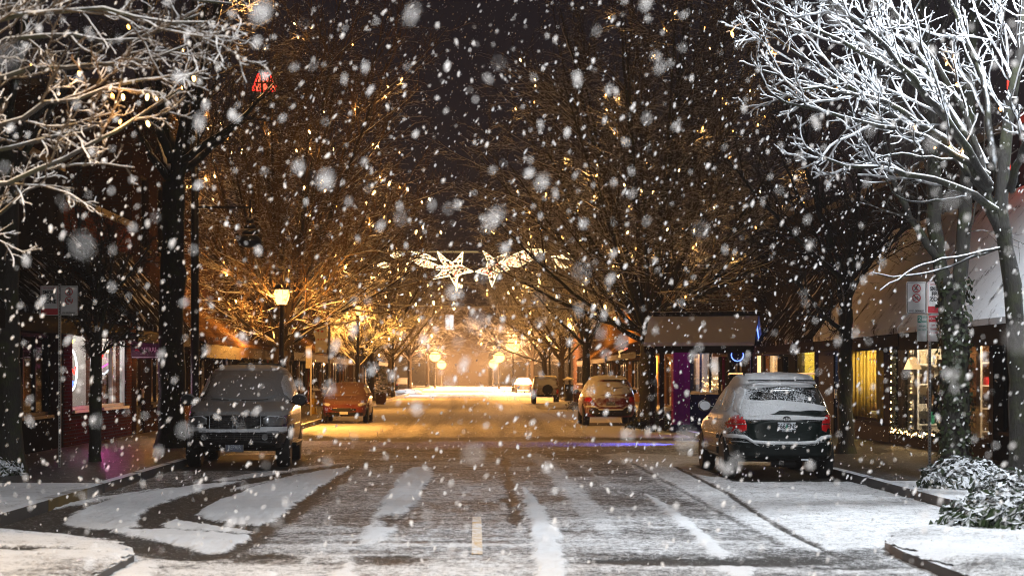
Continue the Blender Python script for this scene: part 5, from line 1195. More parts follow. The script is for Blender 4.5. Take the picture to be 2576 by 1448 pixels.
# ---- comet decorations hung across the street
def star(c, r, r2, a0, n=5): return [(c[0] + (r if k % 2 == 0 else r2) * math.cos(a0 + math.pi * k / n), c[1] + (r if k % 2 == 0 else r2) * math.sin(a0 + math.pi * k / n)) for k in range(2 * n)]
DC = 82.0
mpp = DC / F
def comet(name, label, outline, tails, cx, fill_rng, loc_uv):
    o_ = at(loc_uv[0], loc_uv[1], DC); s = thing(name, label, 'light decoration', tuple(o_), 0, 'comets of lights hung over the street')
    L = lambda u, v_: ((u - loc_uv[0]) * mpp, (loc_uv[1] - v_) * mpp)
    for nm, polys in (('star', [outline]), ('tail', tails)):
        for poly in polys:
            p = [L(*q) for q in poly]; mb = MB()
            for a, b in zip(p, p[1:] + p[:1]):
                mb.tube([(a[0], 0, a[1]), (b[0], 0, b[1])], .012 if (nm == 'star' and 'right' in label) else .019, 6)
            fr = mb.build(nm, 'led', s)
            r_ = random.Random(fill_rng); mr, mp = MB(), MB()
            xs_ = [q[0] for q in p]; zs_ = [q[1] for q in p]; k = 0
            area = abs(sum(a[0] * b[1] - b[0] * a[1] for a, b in zip(p, p[1:] + p[:1]))) / 2
            cnt = int(area * (420 if nm == 'tail' else (120 if 'right' in label else 230))) + 8
            def inside(x, z):
                c_ = False
                for (ax, az), (bx_, bz) in zip(p, p[1:] + p[:1]):
                    if (az > z) != (bz > z) and x < (bx_ - ax) * (z - az) / (bz - az) + ax: c_ = not c_
                return c_
            while k < cnt:
                x, z = r_.uniform(min(xs_), max(xs_)), r_.uniform(min(zs_), max(zs_))
                if inside(x, z):
                    (mr if r_.random() < .16 else mp).obox((x, r_.uniform(.0, .05), z), .06, .05, .06, ('Y', r_.random() * 3)); k += 1
            mr.build('red_garland', 'led_red', fr); mp.build('gold_garland', 'led_pink', fr)
    return s
def cp(pts): return [((1100 + x * .5525) / 4, (900 + y * .5525) / 4) for x, y in pts]
comet('comet_light', 'left glowing star comet with its tail up to the left over the street', cp([(1175, 188), (1240, 245), (1285, 270), (1320, 240), (1360, 190), (1350, 290), (1435, 335), (1350, 350), (1325, 370), (1312, 448), (1265, 365), (1145, 388), (1215, 330), (1230, 290), (1195, 250)]),
      [cp([(975, 240), (1000, 245), (1090, 250), (1180, 290), (1250, 300), (1225, 330), (1140, 310), (1050, 290)]), cp([(985, 190), (1040, 195), (1110, 215), (1170, 250), (1110, 240), (1040, 215)]), cp([(740, 285), (790, 270), (840, 285), (800, 305), (750, 300)]), cp([(830, 215), (880, 195), (910, 215), (870, 235)])], 0, 3, (453, 269))
comet('comet_light', 'right glowing star comet with its tail curving up to the right over the street', cp([(1505, 185), (1545, 210), (1580, 240), (1680, 200), (1640, 270), (1700, 320), (1620, 335), (1600, 370), (1570, 445), (1545, 360), (1450, 335), (1530, 300), (1540, 260)]),
      [cp([(1650, 270), (1720, 215), (1820, 175), (1920, 172), (1970, 190), (1900, 195), (1860, 250), (1760, 300), (1680, 290)]), cp([(2000, 225), (2080, 215), (2160, 250), (2100, 240)]), cp([(2020, 240), (2060, 260), (2120, 305), (2060, 300)])], 0, 5, (496, 267))
w_ = thing('support_cable', 'frosted cable strung across the street holding the two star comets', 'cable', (0, DC, 7.35))
mb = MB(); mb.tube([(-8.9, 0, .65), (-6, 0, .2), (-2.5, 0, .0), (0, 0, -.03), (2.5, 0, .0), (6, 0, .2), (9.7, 0, .65)], .014, 5)
mb.tube([(-8.9, .1, -.3), (-2, .1, -1.35), (0, .1, -1.4), (2, .1, -1.35), (9.7, .1, -.2)], .010, 5); mb.build('cable', 'cable_snow' if 'cable_snow' in M else 'snow', w_)
mb = MB(); mb.tube([(-3.6, 0, .02), (-1.8, 0, .03), (.3, 0, .03)], .016, 6); mb.build('light_garland', 'garland_glow' if 'garland_glow' in M else 'bulb', w_)
mb = MB()
for x in (-1.6, -.4, .5, 1.6): mb.tube([(x, 0, 0), (x, 0, -.45)], .008, 4)
mb.build('hanger', 'metal', w_)
w_ = thing('overhead_wire', 'lower pale wire crossing the whole street beneath the star comets', 'cable', (0, 93, 5.3))
mb = MB(); mb.tube([(-8.9, 0, .35), (-4, 0, .05), (0, 0, -.03), (4, 0, .02), (9.7, 0, .35)], .018, 5); mb.build('wire', 'snow', w_)
# ---- kiosk roof, purple pillar, hopscotch sign and the blue disc
s = thing('kiosk', 'open kiosk with a snowy pitched shake roof on posts at the right corner', 'kiosk', (6.62, 51.0, .13), R(-16))
zb = .13
for sg in (-1, 1):
    for yy in (-.75, .75): mb = MB(); mb.box(sg * 1.35 - .06, sg * 1.35 + .06, yy - .06, yy + .06, 0, 2.5); mb.build('post', 'brown_wood' if sg > 0 else 'dark_wood', s)
mb = MB(); mb.prism([(-1.05, 2.52), (0, 3.42), (1.05, 2.52), (1.05, 2.42), (0, 3.30), (-1.05, 2.42)], -1.55, 1.55, 'yz'); rf = mb.build('roof', 'kiosk_shingle' if 'kiosk_shingle' in M else 'shingle', s)
mb = MB(); mb.box(-1.56, 1.56, -.2, .2, 3.40, 3.52); mb.v = [(p[0], p[1], p[2] - abs(p[1]) * .6) for p in mb.v]; mb.build('ridge_cap', 'shingle', rf)
mb = MB(); mb.box(-1.54, 1.54, -1.03, -.98, 2.24, 2.43); mb.box(-1.54, 1.54, .98, 1.03, 2.24, 2.43); mb.build('fascia', 'dark_wood', s)
mb = MB(); mb.prism([(-.95, 2.44), (0, 3.26), (.95, 2.44)], 1.42, 1.46, 'yz'); mb.build('gable_board', 'navy_paint', s)
mb = MB(); mb.tube([(1.49, -.5, 2.62), (1.49, 0, 3.0), (1.49, .5, 2.62)], .018, 6); mb.build('blue_tube', 'neon_blue', s)
mb = MB(); mb.box(-.9, 1.3, .55, .7, 0, 1.05); mb.build('low_screen', 'navy_paint', s)
lamp_light('blue_light', (.2, -1.4, .5), 10, (.15, .2, 1), s, .1)
lamp_light('blue_light', (1.9, -.4, 2.0), 18, (.2, .2, 1), s, .1)
s = thing('purple_pillar', 'purple painted pillar standing under the kiosk roof', 'pillar', (6.02, 51.6, .13))
mb = MB(); mb.box(-.24, .24, -.24, .24, 0, 2.35); mb.build('shaft', 'purple_paint', s)
mb = MB()
for i in range(4): mb.box(-.235 + .14 * i, -.205 + .14 * i, -.262, -.242, .02, 2.3)
mb.build('rib', 'purple_paint', s)
mb = MB(); mb.box(-.30, .30, -.30, .30, 0, .18); mb.build('plinth', 'navy_paint', s)
lamp_light('purple_light', (.1, -1.1, 2.0), 5, (.8, .1, 1), s, .08)
s = thing('added_flood', 'added blue flood light on a stake, colouring the kerb snow before the kiosk', 'flood light', (6.42, 44.4, .15))  # invented fixture, added only to throw a blue strip on the snow
mb = MB(); mb.box(-.10, .10, -.12, .12, .82, 1.04); mb.build('housing', 'dark_metal', s); mb = MB(); mb.box(-.125, -.102, -.09, .09, .85, 1.01); mb.build('lens', 'neon_blue', s)
mb = MB(); mb.tube([(0, 0, 0), (0, 0, .82)], .02, 6); mb.build('stake', 'dark_metal', s)
fl_ = lamp_light('added_flood_lamp', (-.20, 0, .92), 1000, (.11, .12, 1), s, .05, 'SPOT', spot_size=R(46), spot_blend=.5); fl_.rotation_euler = (0, R(70), 0)
s = thing('shop_sign', 'tan hanging sign lettered hopscotch in front of the display window', 'sign', (9.15, 64.9, 2.62))
mb = MB(); mb.box(-.42, .42, -.03, .03, -.22, .20); b_ = mb.build('board', 'sign_tan' if 'sign_tan' in M else 'cream', s)
text('hopscotch', .20, 'lettering', 'ink', b_, (.04, -.033, -.09), sx=.88, bold=.002)
mb = MB(); mb.prism([(-.30, .06), (-.26, .12), (-.20, .15), (-.14, .12), (-.12, .05), (-.17, .09), (-.2, .05), (-.23, .10)], -.035, -.031, 'xz'); mb.build('emblem', 'ink', b_)
mb = MB(); mb.tube([(-.3, 0, .20), (-.3, 0, .34)], .012, 5); mb.tube([(.3, 0, .20), (.3, 0, .34)], .012, 5); mb.build('hanger', 'dark_metal', s)
s = thing('round_sign', 'round blue lit disc sign beside the hopscotch sign', 'sign', (8.15, 55.0, 2.35))
mb = MB(); mb.lathe([(.26, -.05), (.30, -.03), (.30, .03), (.26, .05)], 24, axis='y'); mb.build('disc', 'dark_blue', s)
mb = MB(); annulus(mb, (0, 0), .17, .20, -.07, -.055, 24); mb.build('blue_ring', 'neon_blue', s)
mb = MB(); mb.tube([(.28, 0, 0), (1.6, 0, 0)], .02, 6); mb.build('bracket', 'dark_metal', s)
# shop signs
s = thing('shop_sign', 'dark hanging sign lettered MERRI-ARTIST beside the thick dark trunk', 'sign', (-7.72, 43.4, 2.38))
mb = MB(); mb.prism([(-.55, -.2), (-.52, -.24), (.62, -.24), (.65, -.2), (.65, .16), (.62, .20), (-.52, .20), (-.55, .16)], -.03, .03, 'xz'); b_ = mb.build('board', 'sign_maroon' if 'sign_maroon' in M else 'dark_wood', s)
text('MERRI-ARTIST', .155, 'lettering', 'sign_letter' if 'sign_letter' in M else 'white_paint', b_, (.12, -.033, -.03), sx=.86, bold=.002)
mb = MB()
for q in ((-.52, .62, .165, .175), (-.52, .62, -.215, -.205)): mb.box(q[0], q[1], -.034, -.031, q[2], q[3])
mb.build('border', 'sign_letter' if 'sign_letter' in M else 'metal', b_)
mb = MB(); mb.prism([(-.46, -.06), (-.40, .08), (-.34, -.06)], -.035, -.031, 'xz'); mb.build('emblem', 'red_paint', b_)
mb = MB(); mb.tube([(-.4, 0, .20), (-.4, 0, .36)], .012, 5); mb.tube([(.5, 0, .20), (.5, 0, .36)], .012, 5); mb.build('hanger', 'dark_metal', s)
s = thing('shop_sign', 'small amber lit ice cream sign with a pink scoop on the right', 'sign', (8.75, 101.5, 2.9))
mb = MB(); mb.prism([(-.46, .17), (-.28, .26), (.0, .22), (.28, .26), (.46, .17), (.40, 0), (.46, -.17), (.2, -.22), (0, -.32), (-.2, -.22), (-.46, -.17), (-.40, 0)], -.05, .05, 'xz'); b_ = mb.build('board', 'sign_amber' if 'sign_amber' in M else 'led', s)
mb = MB(); mb.ball((0, -.06, .24), .14, .03, .13, 14, 8); mb.build('scoop', 'led_red', b_)
text('Serendipity', .17, 'lettering', 'red_paint', b_, (0, -.055, .05), sx=.9, bold=.002); text('ICE CREAM', .11, 'lettering', 'brown_wood', b_, (0, -.055, -.10), sx=1.0, bold=.002)
mb = MB(); mb.tube([(0, 0, .26), (0, 0, .5), (1.0, 0, .5)], .015, 5); mb.build('bracket', 'dark_metal', s)
s = thing('wall_lamp', 'bright wall lamp against the orange shop front right of the red car', 'wall lamp', (9.62, 95.4, 2.35))
mb = MB(); mb.lathe([(.08, -.2), (.14, .0), (.10, .18)], 12); mb.build('lamp_shade', 'sodium', s, True)
mb = MB(); mb.box(.05, .16, -.06, .06, -.08, .08); mb.build('wall_plate', 'dark_metal', s)
lamp_light('lamp_light', (-.25, -.2, 0), 500, (1, .5, .13), s, .1)
s = thing('window_lamp', 'glowing vertical lamp column just right of the blue disc sign', 'lamp', (9.72, 60.6, .5))
mb = MB(); mb.box(-.12, .02, -.3, .25, .6, 2.05); mb.build('lit_panel', 'warm_panel' if 'warm_panel' in M else 'bulb', s)
mb = MB(); mb.box(-.16, .06, -.34, .29, 2.05, 2.15); mb.box(-.16, .06, -.34, .29, .5, .6); mb.build('frame', 'dark_wood', s)
# red neon roof sign (left) and the vertical red neon (right edge)
P_ = at(264.5, 89, 66); s = thing('neon_sign', 'red neon house shaped sign glowing high on the left between the trees', 'neon sign', tuple(P_))
sc_ = 66 / F * 1.2
mb = MB(); mb.prism([(-10 * sc_, -1 * sc_), (-5 * sc_, 12.5 * sc_), (4 * sc_, 13 * sc_), (9 * sc_, 2 * sc_), (9 * sc_, -2 * sc_)], .0, .12, 'xz'); mb.build('light_box', 'neon_house' if 'neon_house' in M else 'neon_red', s)
mb = MB()
for a, b in (((-10, -1), (-5, 12.5)), ((-5, 12.5), (4, 13)), ((4, 13), (9.5, 2)), ((9.5, 2), (9.5, -2)), ((9.5, -2), (-10, -1))): mb.tube([(a[0] * sc_, -.05, a[1] * sc_), (b[0] * sc_, -.05, b[1] * sc_)], .03, 6)
mb.build('neon_tube', 'neon_red', s)
mb = MB()
for a, b in (((-3, 13), (-1, -2)), ((-8, 5), (9, 5)), ((-1, 8), (9, -2)), ((4, 13), (4, -2))): mb.tube([(a[0] * sc_, -.10, a[1] * sc_), (b[0] * sc_, -.10, b[1] * sc_)], .028, 6)
mb.tube([(0, .06, -2 * sc_), (0, .06, -90 * sc_)], .05, 6)
mb.build('frame_bar', 'dark_metal', s)
lamp_light('neon_light', (0, -.4, -.3), 14, (1, .05, .03), s, .1)
s = thing('neon_sign', 'tall thin red neon strip on the dark wall at the right edge', 'neon sign', (9.72, 32.1, 5.15))
mb = MB(); mb.box(-.10, .06, -.09, .09, .0, 1.9); mb.build('backing', 'dark_metal', s)
mb = MB(); mb.tube([(-.12, -.1, .05), (-.12, -.1, .55), (-.12, -.1, .9), (-.12, -.1, 1.85)], .03, 8); mb.build('neon_tube', 'neon_red', s)
lamp_light('neon_light', (-.4, -.3, 1.0), 6, (1, .05, .03), s, .08)
# ---- goods inside the lit windows
def neon_squiggle(root, pts, m, name='neon_tube', r=.02):
    mb = MB(); mb.tube(pts, r, 6); return mb.build(name, m, root)
s = thing('neon_sign', 'multicoloured oval neon sign in the art shop window nearest the sign post', 'neon sign', (-9.12, 40.6, 1.85))
el = lambda rx, rz, a0, a1, y=0: [(0.0, y + rx * math.cos(q), rz * math.sin(q)) for q in np.linspace(R(a0), R(a1), 14)]
lamp_light('neon_light', (.7, .5, .1), 26, (1, .06, .55), s, .03)
neon_squiggle(s, [(-.0 + .15 * math.cos(q), .0, .48 * math.sin(q)) for q in np.linspace(0, 6.28, 22)], 'neon_white')
neon_squiggle(s, [(-.1, -.02, -.1), (.0, -.02, .12), (.1, -.02, -.08), (.14, -.02, .08)], 'neon_red', r=.03)
neon_squiggle(s, [(-.06, -.02, .2), (.0, -.02, .55), (.10, -.02, .7)], 'neon_yellow', r=.025); neon_squiggle(s, [(-.12, -.02, -.2), (0, -.02, -.5), (.08, -.02, -.25)], 'neon_blue', r=.025)
mb = MB(); mb.tube([(0, .03, -.62), (0, .03, .9)], .008, 4); mb.build('hanger', 'dark_metal', s)
s = thing('neon_sign', 'red and pink script neon sign high in the white art shop window', 'neon sign', (-9.65, 46.2, 1.98))
neon_squiggle(s, [(-.30, 0, .1), (-.22, 0, .32), (-.14, 0, .08), (-.05, 0, .3), (.03, 0, .1), (.12, 0, .28)], 'neon_red', r=.03); neon_squiggle(s, [(-.32, 0, -.06), (-.1, 0, .02), (.1, 0, -.04), (.28, 0, .06)], 'neon_pink', r=.025)
neon_squiggle(s, [(-.25, 0, -.2), (-.05, 0, -.14), (.15, 0, -.22), (.32, 0, -.05), (.36, 0, .2)], 'neon_white', r=.022)
mb = MB(); mb.tube([(-.2, .03, .3), (-.2, .03, .75)], .008, 4); mb.tube([(.2, .03, .2), (.2, .03, .75)], .008, 4); mb.build('hanger', 'dark_metal', s)
s = thing('artist_figure', 'jointed wooden artist figure standing in the white art shop window', 'figure', (-9.4, 45.3, .62))
mb = MB()
for c, q in (((0, 0, .55), (.05, .04, .11)), ((0, 0, .42), (.045, .035, .06)), ((.01, 0, .72), (.035, .035, .05)), ((.03, 0, .26), (.028, .028, .12)), ((-.04, 0, .27), (.028, .028, .11)), ((.05, 0, .09), (.022, .022, .09)), ((-.06, 0, .1), (.022, .022, .09)), ((.09, 0, .68), (.02, .02, .10)), ((.11, 0, .83), (.018, .018, .08)), ((-.09, 0, .52), (.02, .02, .09))): mb.ball(c, *q)
mb.build('body', 'gold_wood', s, True)
mb = MB(); mb.lathe([(.10, 0), (.10, .02), (.02, .03)], 16); mb.build('stand', 'gold_wood', s)
def shelves(name, label, loc, w, h, n, seed, d=.3, mat='white_paint', mats=('brown_wood', 'red_paint', 'white_paint', 'green_paint', 'dark_wood', 'gold_wood', 'cream', 'ink')):
    """open shelf unit; every object on it is a thing of its own"""
    r_ = random.Random(seed); s = thing(name, label, 'shelf', loc)
    for sx in (-1, 1): mb = MB(); mb.box(sx * w / 2 - .02, sx * w / 2 + .02, -d / 2, d / 2, 0, h); mb.build('side_panel', mat, s)
    for i in range(n + 1): mb = MB(); z = h * i / n; mb.box(-w / 2 + .02, w / 2 - .02, -d / 2, d / 2, max(z - .03, 0), max(z, .03)); mb.build('shelf_board', mat, s)
    names = {'bottle': 'bottle', 'box': 'gift box', 'book': 'book', 'jar': 'jar'}
    for i in range(n):
        x = -w / 2 + .07
        while x < w / 2 - .1:
            k = r_.choice(('bottle', 'box', 'book', 'jar')); hh = r_.uniform(.10, .9 * h / n - .06); ww = r_.uniform(.035, .075); mb = MB(); z = max(h * i / n, .03)
            if k in ('bottle', 'jar'): mb.lathe([(ww * .9, 0), (ww, .01), (ww, hh * .6), (ww * .35, hh * .75), (ww * .35, hh)] if k == 'bottle' else [(ww, 0), (ww, hh * .5), (ww * .8, hh * .52), (ww * .8, hh * .6)], 10)
            else: mb.obox((0, 0, hh / 2), ww * 2, .14, hh, ('Z', r_.uniform(-.3, .3)))
            yield_goods.append((k, mb, (loc[0] + x + ww, loc[1] - .04, loc[2] + z), r_.choice(mats), i, s)); x += ww * 2 + r_.uniform(.02, .12)
    return s
yield_goods = []
shelves('shelf_unit', 'white shelf unit of goods at the end of the garlanded window', (10.85, 41.15, .16), 1.25, 2.3, 5, 3)
ng1 = len(yield_goods)
shelves('shelf_unit', 'white shelf unit of bottles in the second gift shop window behind the ivy trunk', (11.0, 36.15, .16), 1.5, 2.3, 5, 8)
ng2 = len(yield_goods)
shelves('shelf_unit', 'dark rack of paints and boxes inside the white art shop window', (-9.75, 46.45, .62), .62, 1.15, 4, 5, mat='dark_wood', mats=('navy_paint', 'green_paint', 'white_paint', 'neon_blue', 'plate_white', 'ink'))
for i, (k, mb, loc, mt, row, sh) in enumerate(yield_goods):
    place = 'on the white shelves of the garlanded window' if i < ng1 else ('on the shelves behind the ivy trunk' if i < ng2 else 'on the dark paint rack of the art shop')
    o = mb.build({'bottle': 'bottle', 'box': 'gift_box', 'book': 'book', 'jar': 'jar'}[k], mt, None, k in ('bottle',), loc)
    col_ = {'brown_wood': 'brown', 'red_paint': 'red', 'white_paint': 'white', 'green_paint': 'green', 'dark_wood': 'dark', 'gold_wood': 'honey coloured', 'cream': 'cream', 'ink': 'black', 'navy_paint': 'navy', 'neon_blue': 'bright blue', 'plate_white': 'pale'}[mt]
    tag(o, 'small ' + col_ + {'bottle': ' bottle', 'box': ' box', 'book': ' upright book', 'jar': ' lidded jar'}[k] + ' standing ' + place, {'bottle': 'bottle', 'box': 'box', 'book': 'book', 'jar': 'jar'}[k], 'goods ' + place)
# mannequin with a dark coat
s = thing('mannequin', 'shop mannequin in a dark coat and hat in the garlanded window', 'mannequin', (10.12, 38.6, .16))
mb = MB(); mb.lathe([(.20, 0), (.20, .02), (.02, .03), (.02, .75)], 14); mb.build('stand', 'metal', s)
mb = MB(); mb.lathe([(.19, .72), (.185, .9), (.155, 1.08), (.18, 1.28), (.215, 1.42), (.19, 1.50), (.09, 1.56), (.055, 1.60), (.05, 1.64)], 18); mb.v = [(p[0], p[1] * .72, p[2]) for p in mb.v]; co_ = mb.build('coat', 'coat_cloth' if 'coat_cloth' in M else 'ink', s, True)
for a in (-1, 1): mb = MB(); mb.tube([(a * .19, 0, 1.46), (a * .26, -.02, 1.2), (a * .27, -.06, .95), (a * .25, -.10, .80)], [.065, .06, .05, .045], 10); mb.build('sleeve', 'ink', co_, True)
mb = MB(); mb.ball((0, 0, 1.75), .085, .095, .115, 14, 10); mb.build('head', 'cream', s, True)
mb = MB(); mb.lathe([(.15, 1.80), (.15, 1.81), (.10, 1.815), (.09, 1.90), (.03, 1.92)], 16); mb.build('hat', 'brown_wood', s, True)
s = thing('table_lamp', 'bright lamp hanging in the garlanded gift shop window', 'lamp', (10.0, 40.6, 2.05))
mb = MB(); mb.lathe([(.20, -.18), (.10, .06), (.05, .1)], 16); mb.build('lamp_shade', 'warm_panel' if 'warm_panel' in M else 'bulb', s, True)
mb = MB(); mb.tube([(0, 0, .1), (0, 0, .8)], .012, 5); mb.build('cord', 'dark_metal', s)
s = thing('garland', 'evergreen garland with small bulbs framing the gift shop window', 'garland', (9.74, 41.35, .45))
r_ = random.Random(12); mb = MB(); path = [(0, 0, z) for z in np.linspace(1.95, 0, 26)] + [(0, -t, .0) for t in np.linspace(0, 3.9, 50)]
for p in path:
    for k in range(7): mb.obox((p[0] + r_.uniform(-.06, .06), p[1] + r_.uniform(-.1, .1), p[2] + r_.uniform(-.07, .07)), .09, .03, .02, ('Y' if k % 2 else 'Z', r_.uniform(0, 3)))
mb.build('needles', 'ivy', s)
for i, p in enumerate(path):
    if i % 2 == 0: b_ = link('bulb', BULB, s, (p[0] - .07, p[1] - .07 + r_.uniform(-.05, .05), p[2] + r_.uniform(-.05, .05))); b_.scale = (.6, .6, .45)
# yellow curtains and a small display in the curtain window
for i, (x, y, w) in enumerate(((9.98, 45.9, .75), (10.75, 45.95, .6), (9.96, 43.2, .35))):
    mb = MB(); n = 26
    pts = [(-w / 2 + w * k / n, .045 * math.sin(k * 1.9)) for k in range(n + 1)]
    for (a, b), (c_, d) in zip(pts[:-1], pts[1:]): mb.add([(a, b, 0), (c_, d, 0), (c_, d, 1.85), (a, b, 1.85)], [(0, 1, 2, 3)])
    o = mb.build('curtain', 'curtain', None, True, (x, y, .6)); md = o.modifiers.new('t', 'SOLIDIFY'); md.thickness = .012
    tag(o, ('wide yellow curtain at the far end of the curtain shop window', 'narrow yellow curtain deeper inside the curtain shop window', 'short yellow curtain at the near end of the curtain shop window')[i], 'curtain', 'yellow shop curtains')
s = thing('display_table', 'small draped table of red ornaments in the curtain window', 'table', (10.3, 44.8, .33))
mb = MB(); mb.lathe([(.34, 0), (.32, .5), (.30, .52)], 18); mb.build('cloth', 'white_paint', s, True)
for i, (x, y, hh, mt) in enumerate(((-.1, 0, .16, 'red_paint'), (.08, .05, .42, 'dark_wood'), (.16, -.1, .12, 'red_paint'), (-.18, .1, .2, 'gold_wood'))):
    mb = MB(); mb.lathe([(.05, 0), (.07, hh * .3), (.03, hh * .7), (.025, hh)], 12); o = mb.build('ornament' if i != 1 else 'bottle', mt, None, True, (10.3 + x, 44.8 + y, .85))
    tag(o, ('short red ornament on the left of the draped window table', 'tall dark bottle on the draped window table', 'low red ornament at the right of the draped window table', 'wooden ornament at the back of the draped window table')[i], 'ornament' if i != 1 else 'bottle')
# lit twig trees in the toy shop
for i, (x, y) in enumerate(((10.5, 79.6), (11.2, 79.9), (11.7, 79.4))):
    s = thing('lit_twig_tree', ('small twig tree with gold bulbs at the left of the toy shop window', 'small twig tree with gold bulbs in the middle of the toy shop window', 'small twig tree with gold bulbs at the right of the toy shop window')[i], 'ornament', (x, y, .66), 0, 'lit twig trees in the toy shop window')
    r_ = random.Random(i + 50); mb = MB(); mt_ = MB()
    mb.tube([(0, 0, 0), (0, 0, .4)], .03, 6)
    for k in range(26):
        a = r_.random() * 6.28; q = (math.cos(a) * r_.uniform(.1, .4), math.sin(a) * .2, r_.uniform(.35, 1.0)); mb.tube([(0, 0, .3), (q[0] * .5, q[1] * .5, (q[2] + .3) / 2 + .08), q], .008, 4)
        for f in (.6, 1): mt_.obox((q[0] * f, q[1] * f, .3 + (q[2] - .3) * f), .035, .035, .05)
    mb.build('twigs', 'gold_wood', s); mt_.build('tiny_bulbs', 'bulb', s)
mb = MB(); mb.box(-.3, .3, -.02, .02, 0, 1.3); o = mb.build('poster', 'poster_tan' if 'poster_tan' in M else 'cream', None, False, (11.0, 80.3, 1.1)); tag(o, 'pale upright poster panel inside the toy shop window', 'poster')
# planters, bins, small things further up
def planter(label, x, y, seed, h=.55, plant=True, snowtop=False):
    s = thing('barrel_planter', label, 'planter', (x, y, .13)); r_ = random.Random(seed)
    mb = MB(); mb.lathe([(.24, 0), (.31, h * .5), (.29, h), (.25, h), (.25, h - .06)], 18); mb.build('barrel', 'brown_wood', s, True)
    if snowtop: mb = MB(); mb.ball((0, 0, h - .02), .30, .30, .12, 14, 8, 0, .08, r_); mb.build('snow_top', 'snow', s, True)
    if plant:
        mb = MB()
        for k in range(420):
            a = r_.random() * 6.28; q = r_.random() ** .5; z = h + r_.random() * 1.5; rr = .42 * q * (1 - .45 * (z - h) / 1.5)
            mb.obox((rr * math.cos(a), rr * math.sin(a), z), .12, .05, .012, (r_.choice('XYZ'), r_.uniform(0, 3)))
        mb.build('foliage', 'leaf', s)
    return s
planter('barrel planter with a tall dark shrub past the orange car', -4.95, 97, 2, .6)
planter('squat barrel planter capped with lamp lit snow left of the red car', 5.85, 98, 3, .75, False, True)
s = thing('litter_bin', 'litter bin with a snowy lid beside the boxy brown car', 'litter bin', (5.95, 110, .13))
mb = MB(); mb.lathe([(.26, 0), (.28, 1.0), (.26, 1.02)], 16); mb.build('drum', 'dark_metal', s, True); mb = MB(); mb.lathe([(.36, 1.28), (.36, 1.33), (.1, 1.45)], 16); mb.tube([(.22, 0, 1.0), (.22, 0, 1.3)], .02, 5); mb.tube([(-.22, 0, 1.0), (-.22, 0, 1.3)], .02, 5); mb.build('lid', 'snow', s, True)
def leafy(name, label, x, y, z, rx, ry, h, n, seed, mat='leaf', ls=.09, cat='shrub'):
    r_ = np.random.default_rng(seed); V = []; Fc = []
    k = 0
    for i in range(n):
        a = r_.random() * 2 * np.pi; q = r_.random() ** .45; el_ = np.arccos(1 - r_.random() * .98); sh = .72 + .28 * r_.random() + .10 * np.sin(a * 5 + el_ * 7)
        c = np.array([rx * np.sin(el_) * np.cos(a) * sh, ry * np.sin(el_) * np.sin(a) * sh, h * np.cos(el_) * sh + .02])
        nrm = np.array([np.cos(a) * np.sin(el_), np.sin(a) * np.sin(el_), np.cos(el_) + .35]) + r_.normal(0, .45, 3); nrm /= np.linalg.norm(nrm)
        t1 = np.cross(nrm, r_.normal(0, 1, 3)); t1 /= np.linalg.norm(t1); t2 = np.cross(nrm, t1); L = ls * r_.uniform(.6, 1.4)
        V += [c - t1 * L, c + t2 * L * .55 + nrm * L * .15, c + t1 * L - nrm * L * .2, c - t2 * L * .55 + nrm * L * .15]; Fc.append((k, k + 1, k + 2, k + 3)); k += 4
    s = thing(name, label, cat, (x, y, z))
    arr_mesh('leaves', np.array(V), np.array(Fc), mat, s)
    mb = MB(); r2 = random.Random(seed)
    for i in range(14): a = r2.random() * 6.28; mb.tube([(0, 0, -.05), (rx * .4 * math.cos(a), ry * .4 * math.sin(a), h * .45), (rx * .75 * math.cos(a), ry * .75 * math.sin(a), h * .7)], [.012, .008, .004], 5)
    mb.build('stems', 'bark_plain', s)
    return s
M['leaf_snowy'] = snowy('leaf_heaped_snow', (.03, .045, .018), thr=.25, soft=.1, nscale=5, namp=.9, rough=.45)
leafy('shrub', 'low rounded shrub heaped with snow on the right pavement by the ivy trunk', 6.98, 25.4, .13, .66, .55, .42, 1500, 1, 'leaf_snowy', .055)
leafy('shrub', 'leafy green shrub dusted with snow at the bottom right corner', 5.75, 18.9, .1, .85, .7, .40, 1900, 2, 'leaf', .055)
leafy('shrub', 'taller snowy shrub just behind the green one at the bottom right', 6.05, 20.0, .1, .55, .4, .56, 1100, 5, 'leaf_snowy', .055)
leafy('shrub', 'low snow laden shrub at the left edge of the pavement', -7.9, 28.6, .13, .75, .6, .30, 1100, 3, 'leaf_snowy', .06)
leafy('shrub', 'small frosted bush on the kerb left of the red car', 4.75, 84, .1, .42, .4, .36, 500, 4, 'leaf_snowy', .06)
leafy('shrub', 'dark planting at the foot of the tree beside the kiosk', 5.9, 54.5, .1, 1.2, .8, .45, 900, 6, 'ivy', .09)
s = MB(); r_ = random.Random(9)
s.ball((0, 0, 0), 1.5, 3.2, .26, 26, 10, 0, .10, r_); o = s.build('snow_heap', 'snow', None, True, (4.9, 93, .06)); tag(o, 'ploughed heap of snow along the right kerb before the boxy car', 'snow heap')
s = MB(); s.ball((0, 0, 0), 1.3, 3.0, .42, 26, 10, 0, .10, r_); o = s.build('snow_heap', 'snow', None, True, (-5.6, 158, .06)); tag(o, 'white heap of snow at the far left kerb by the cross street', 'snow heap')
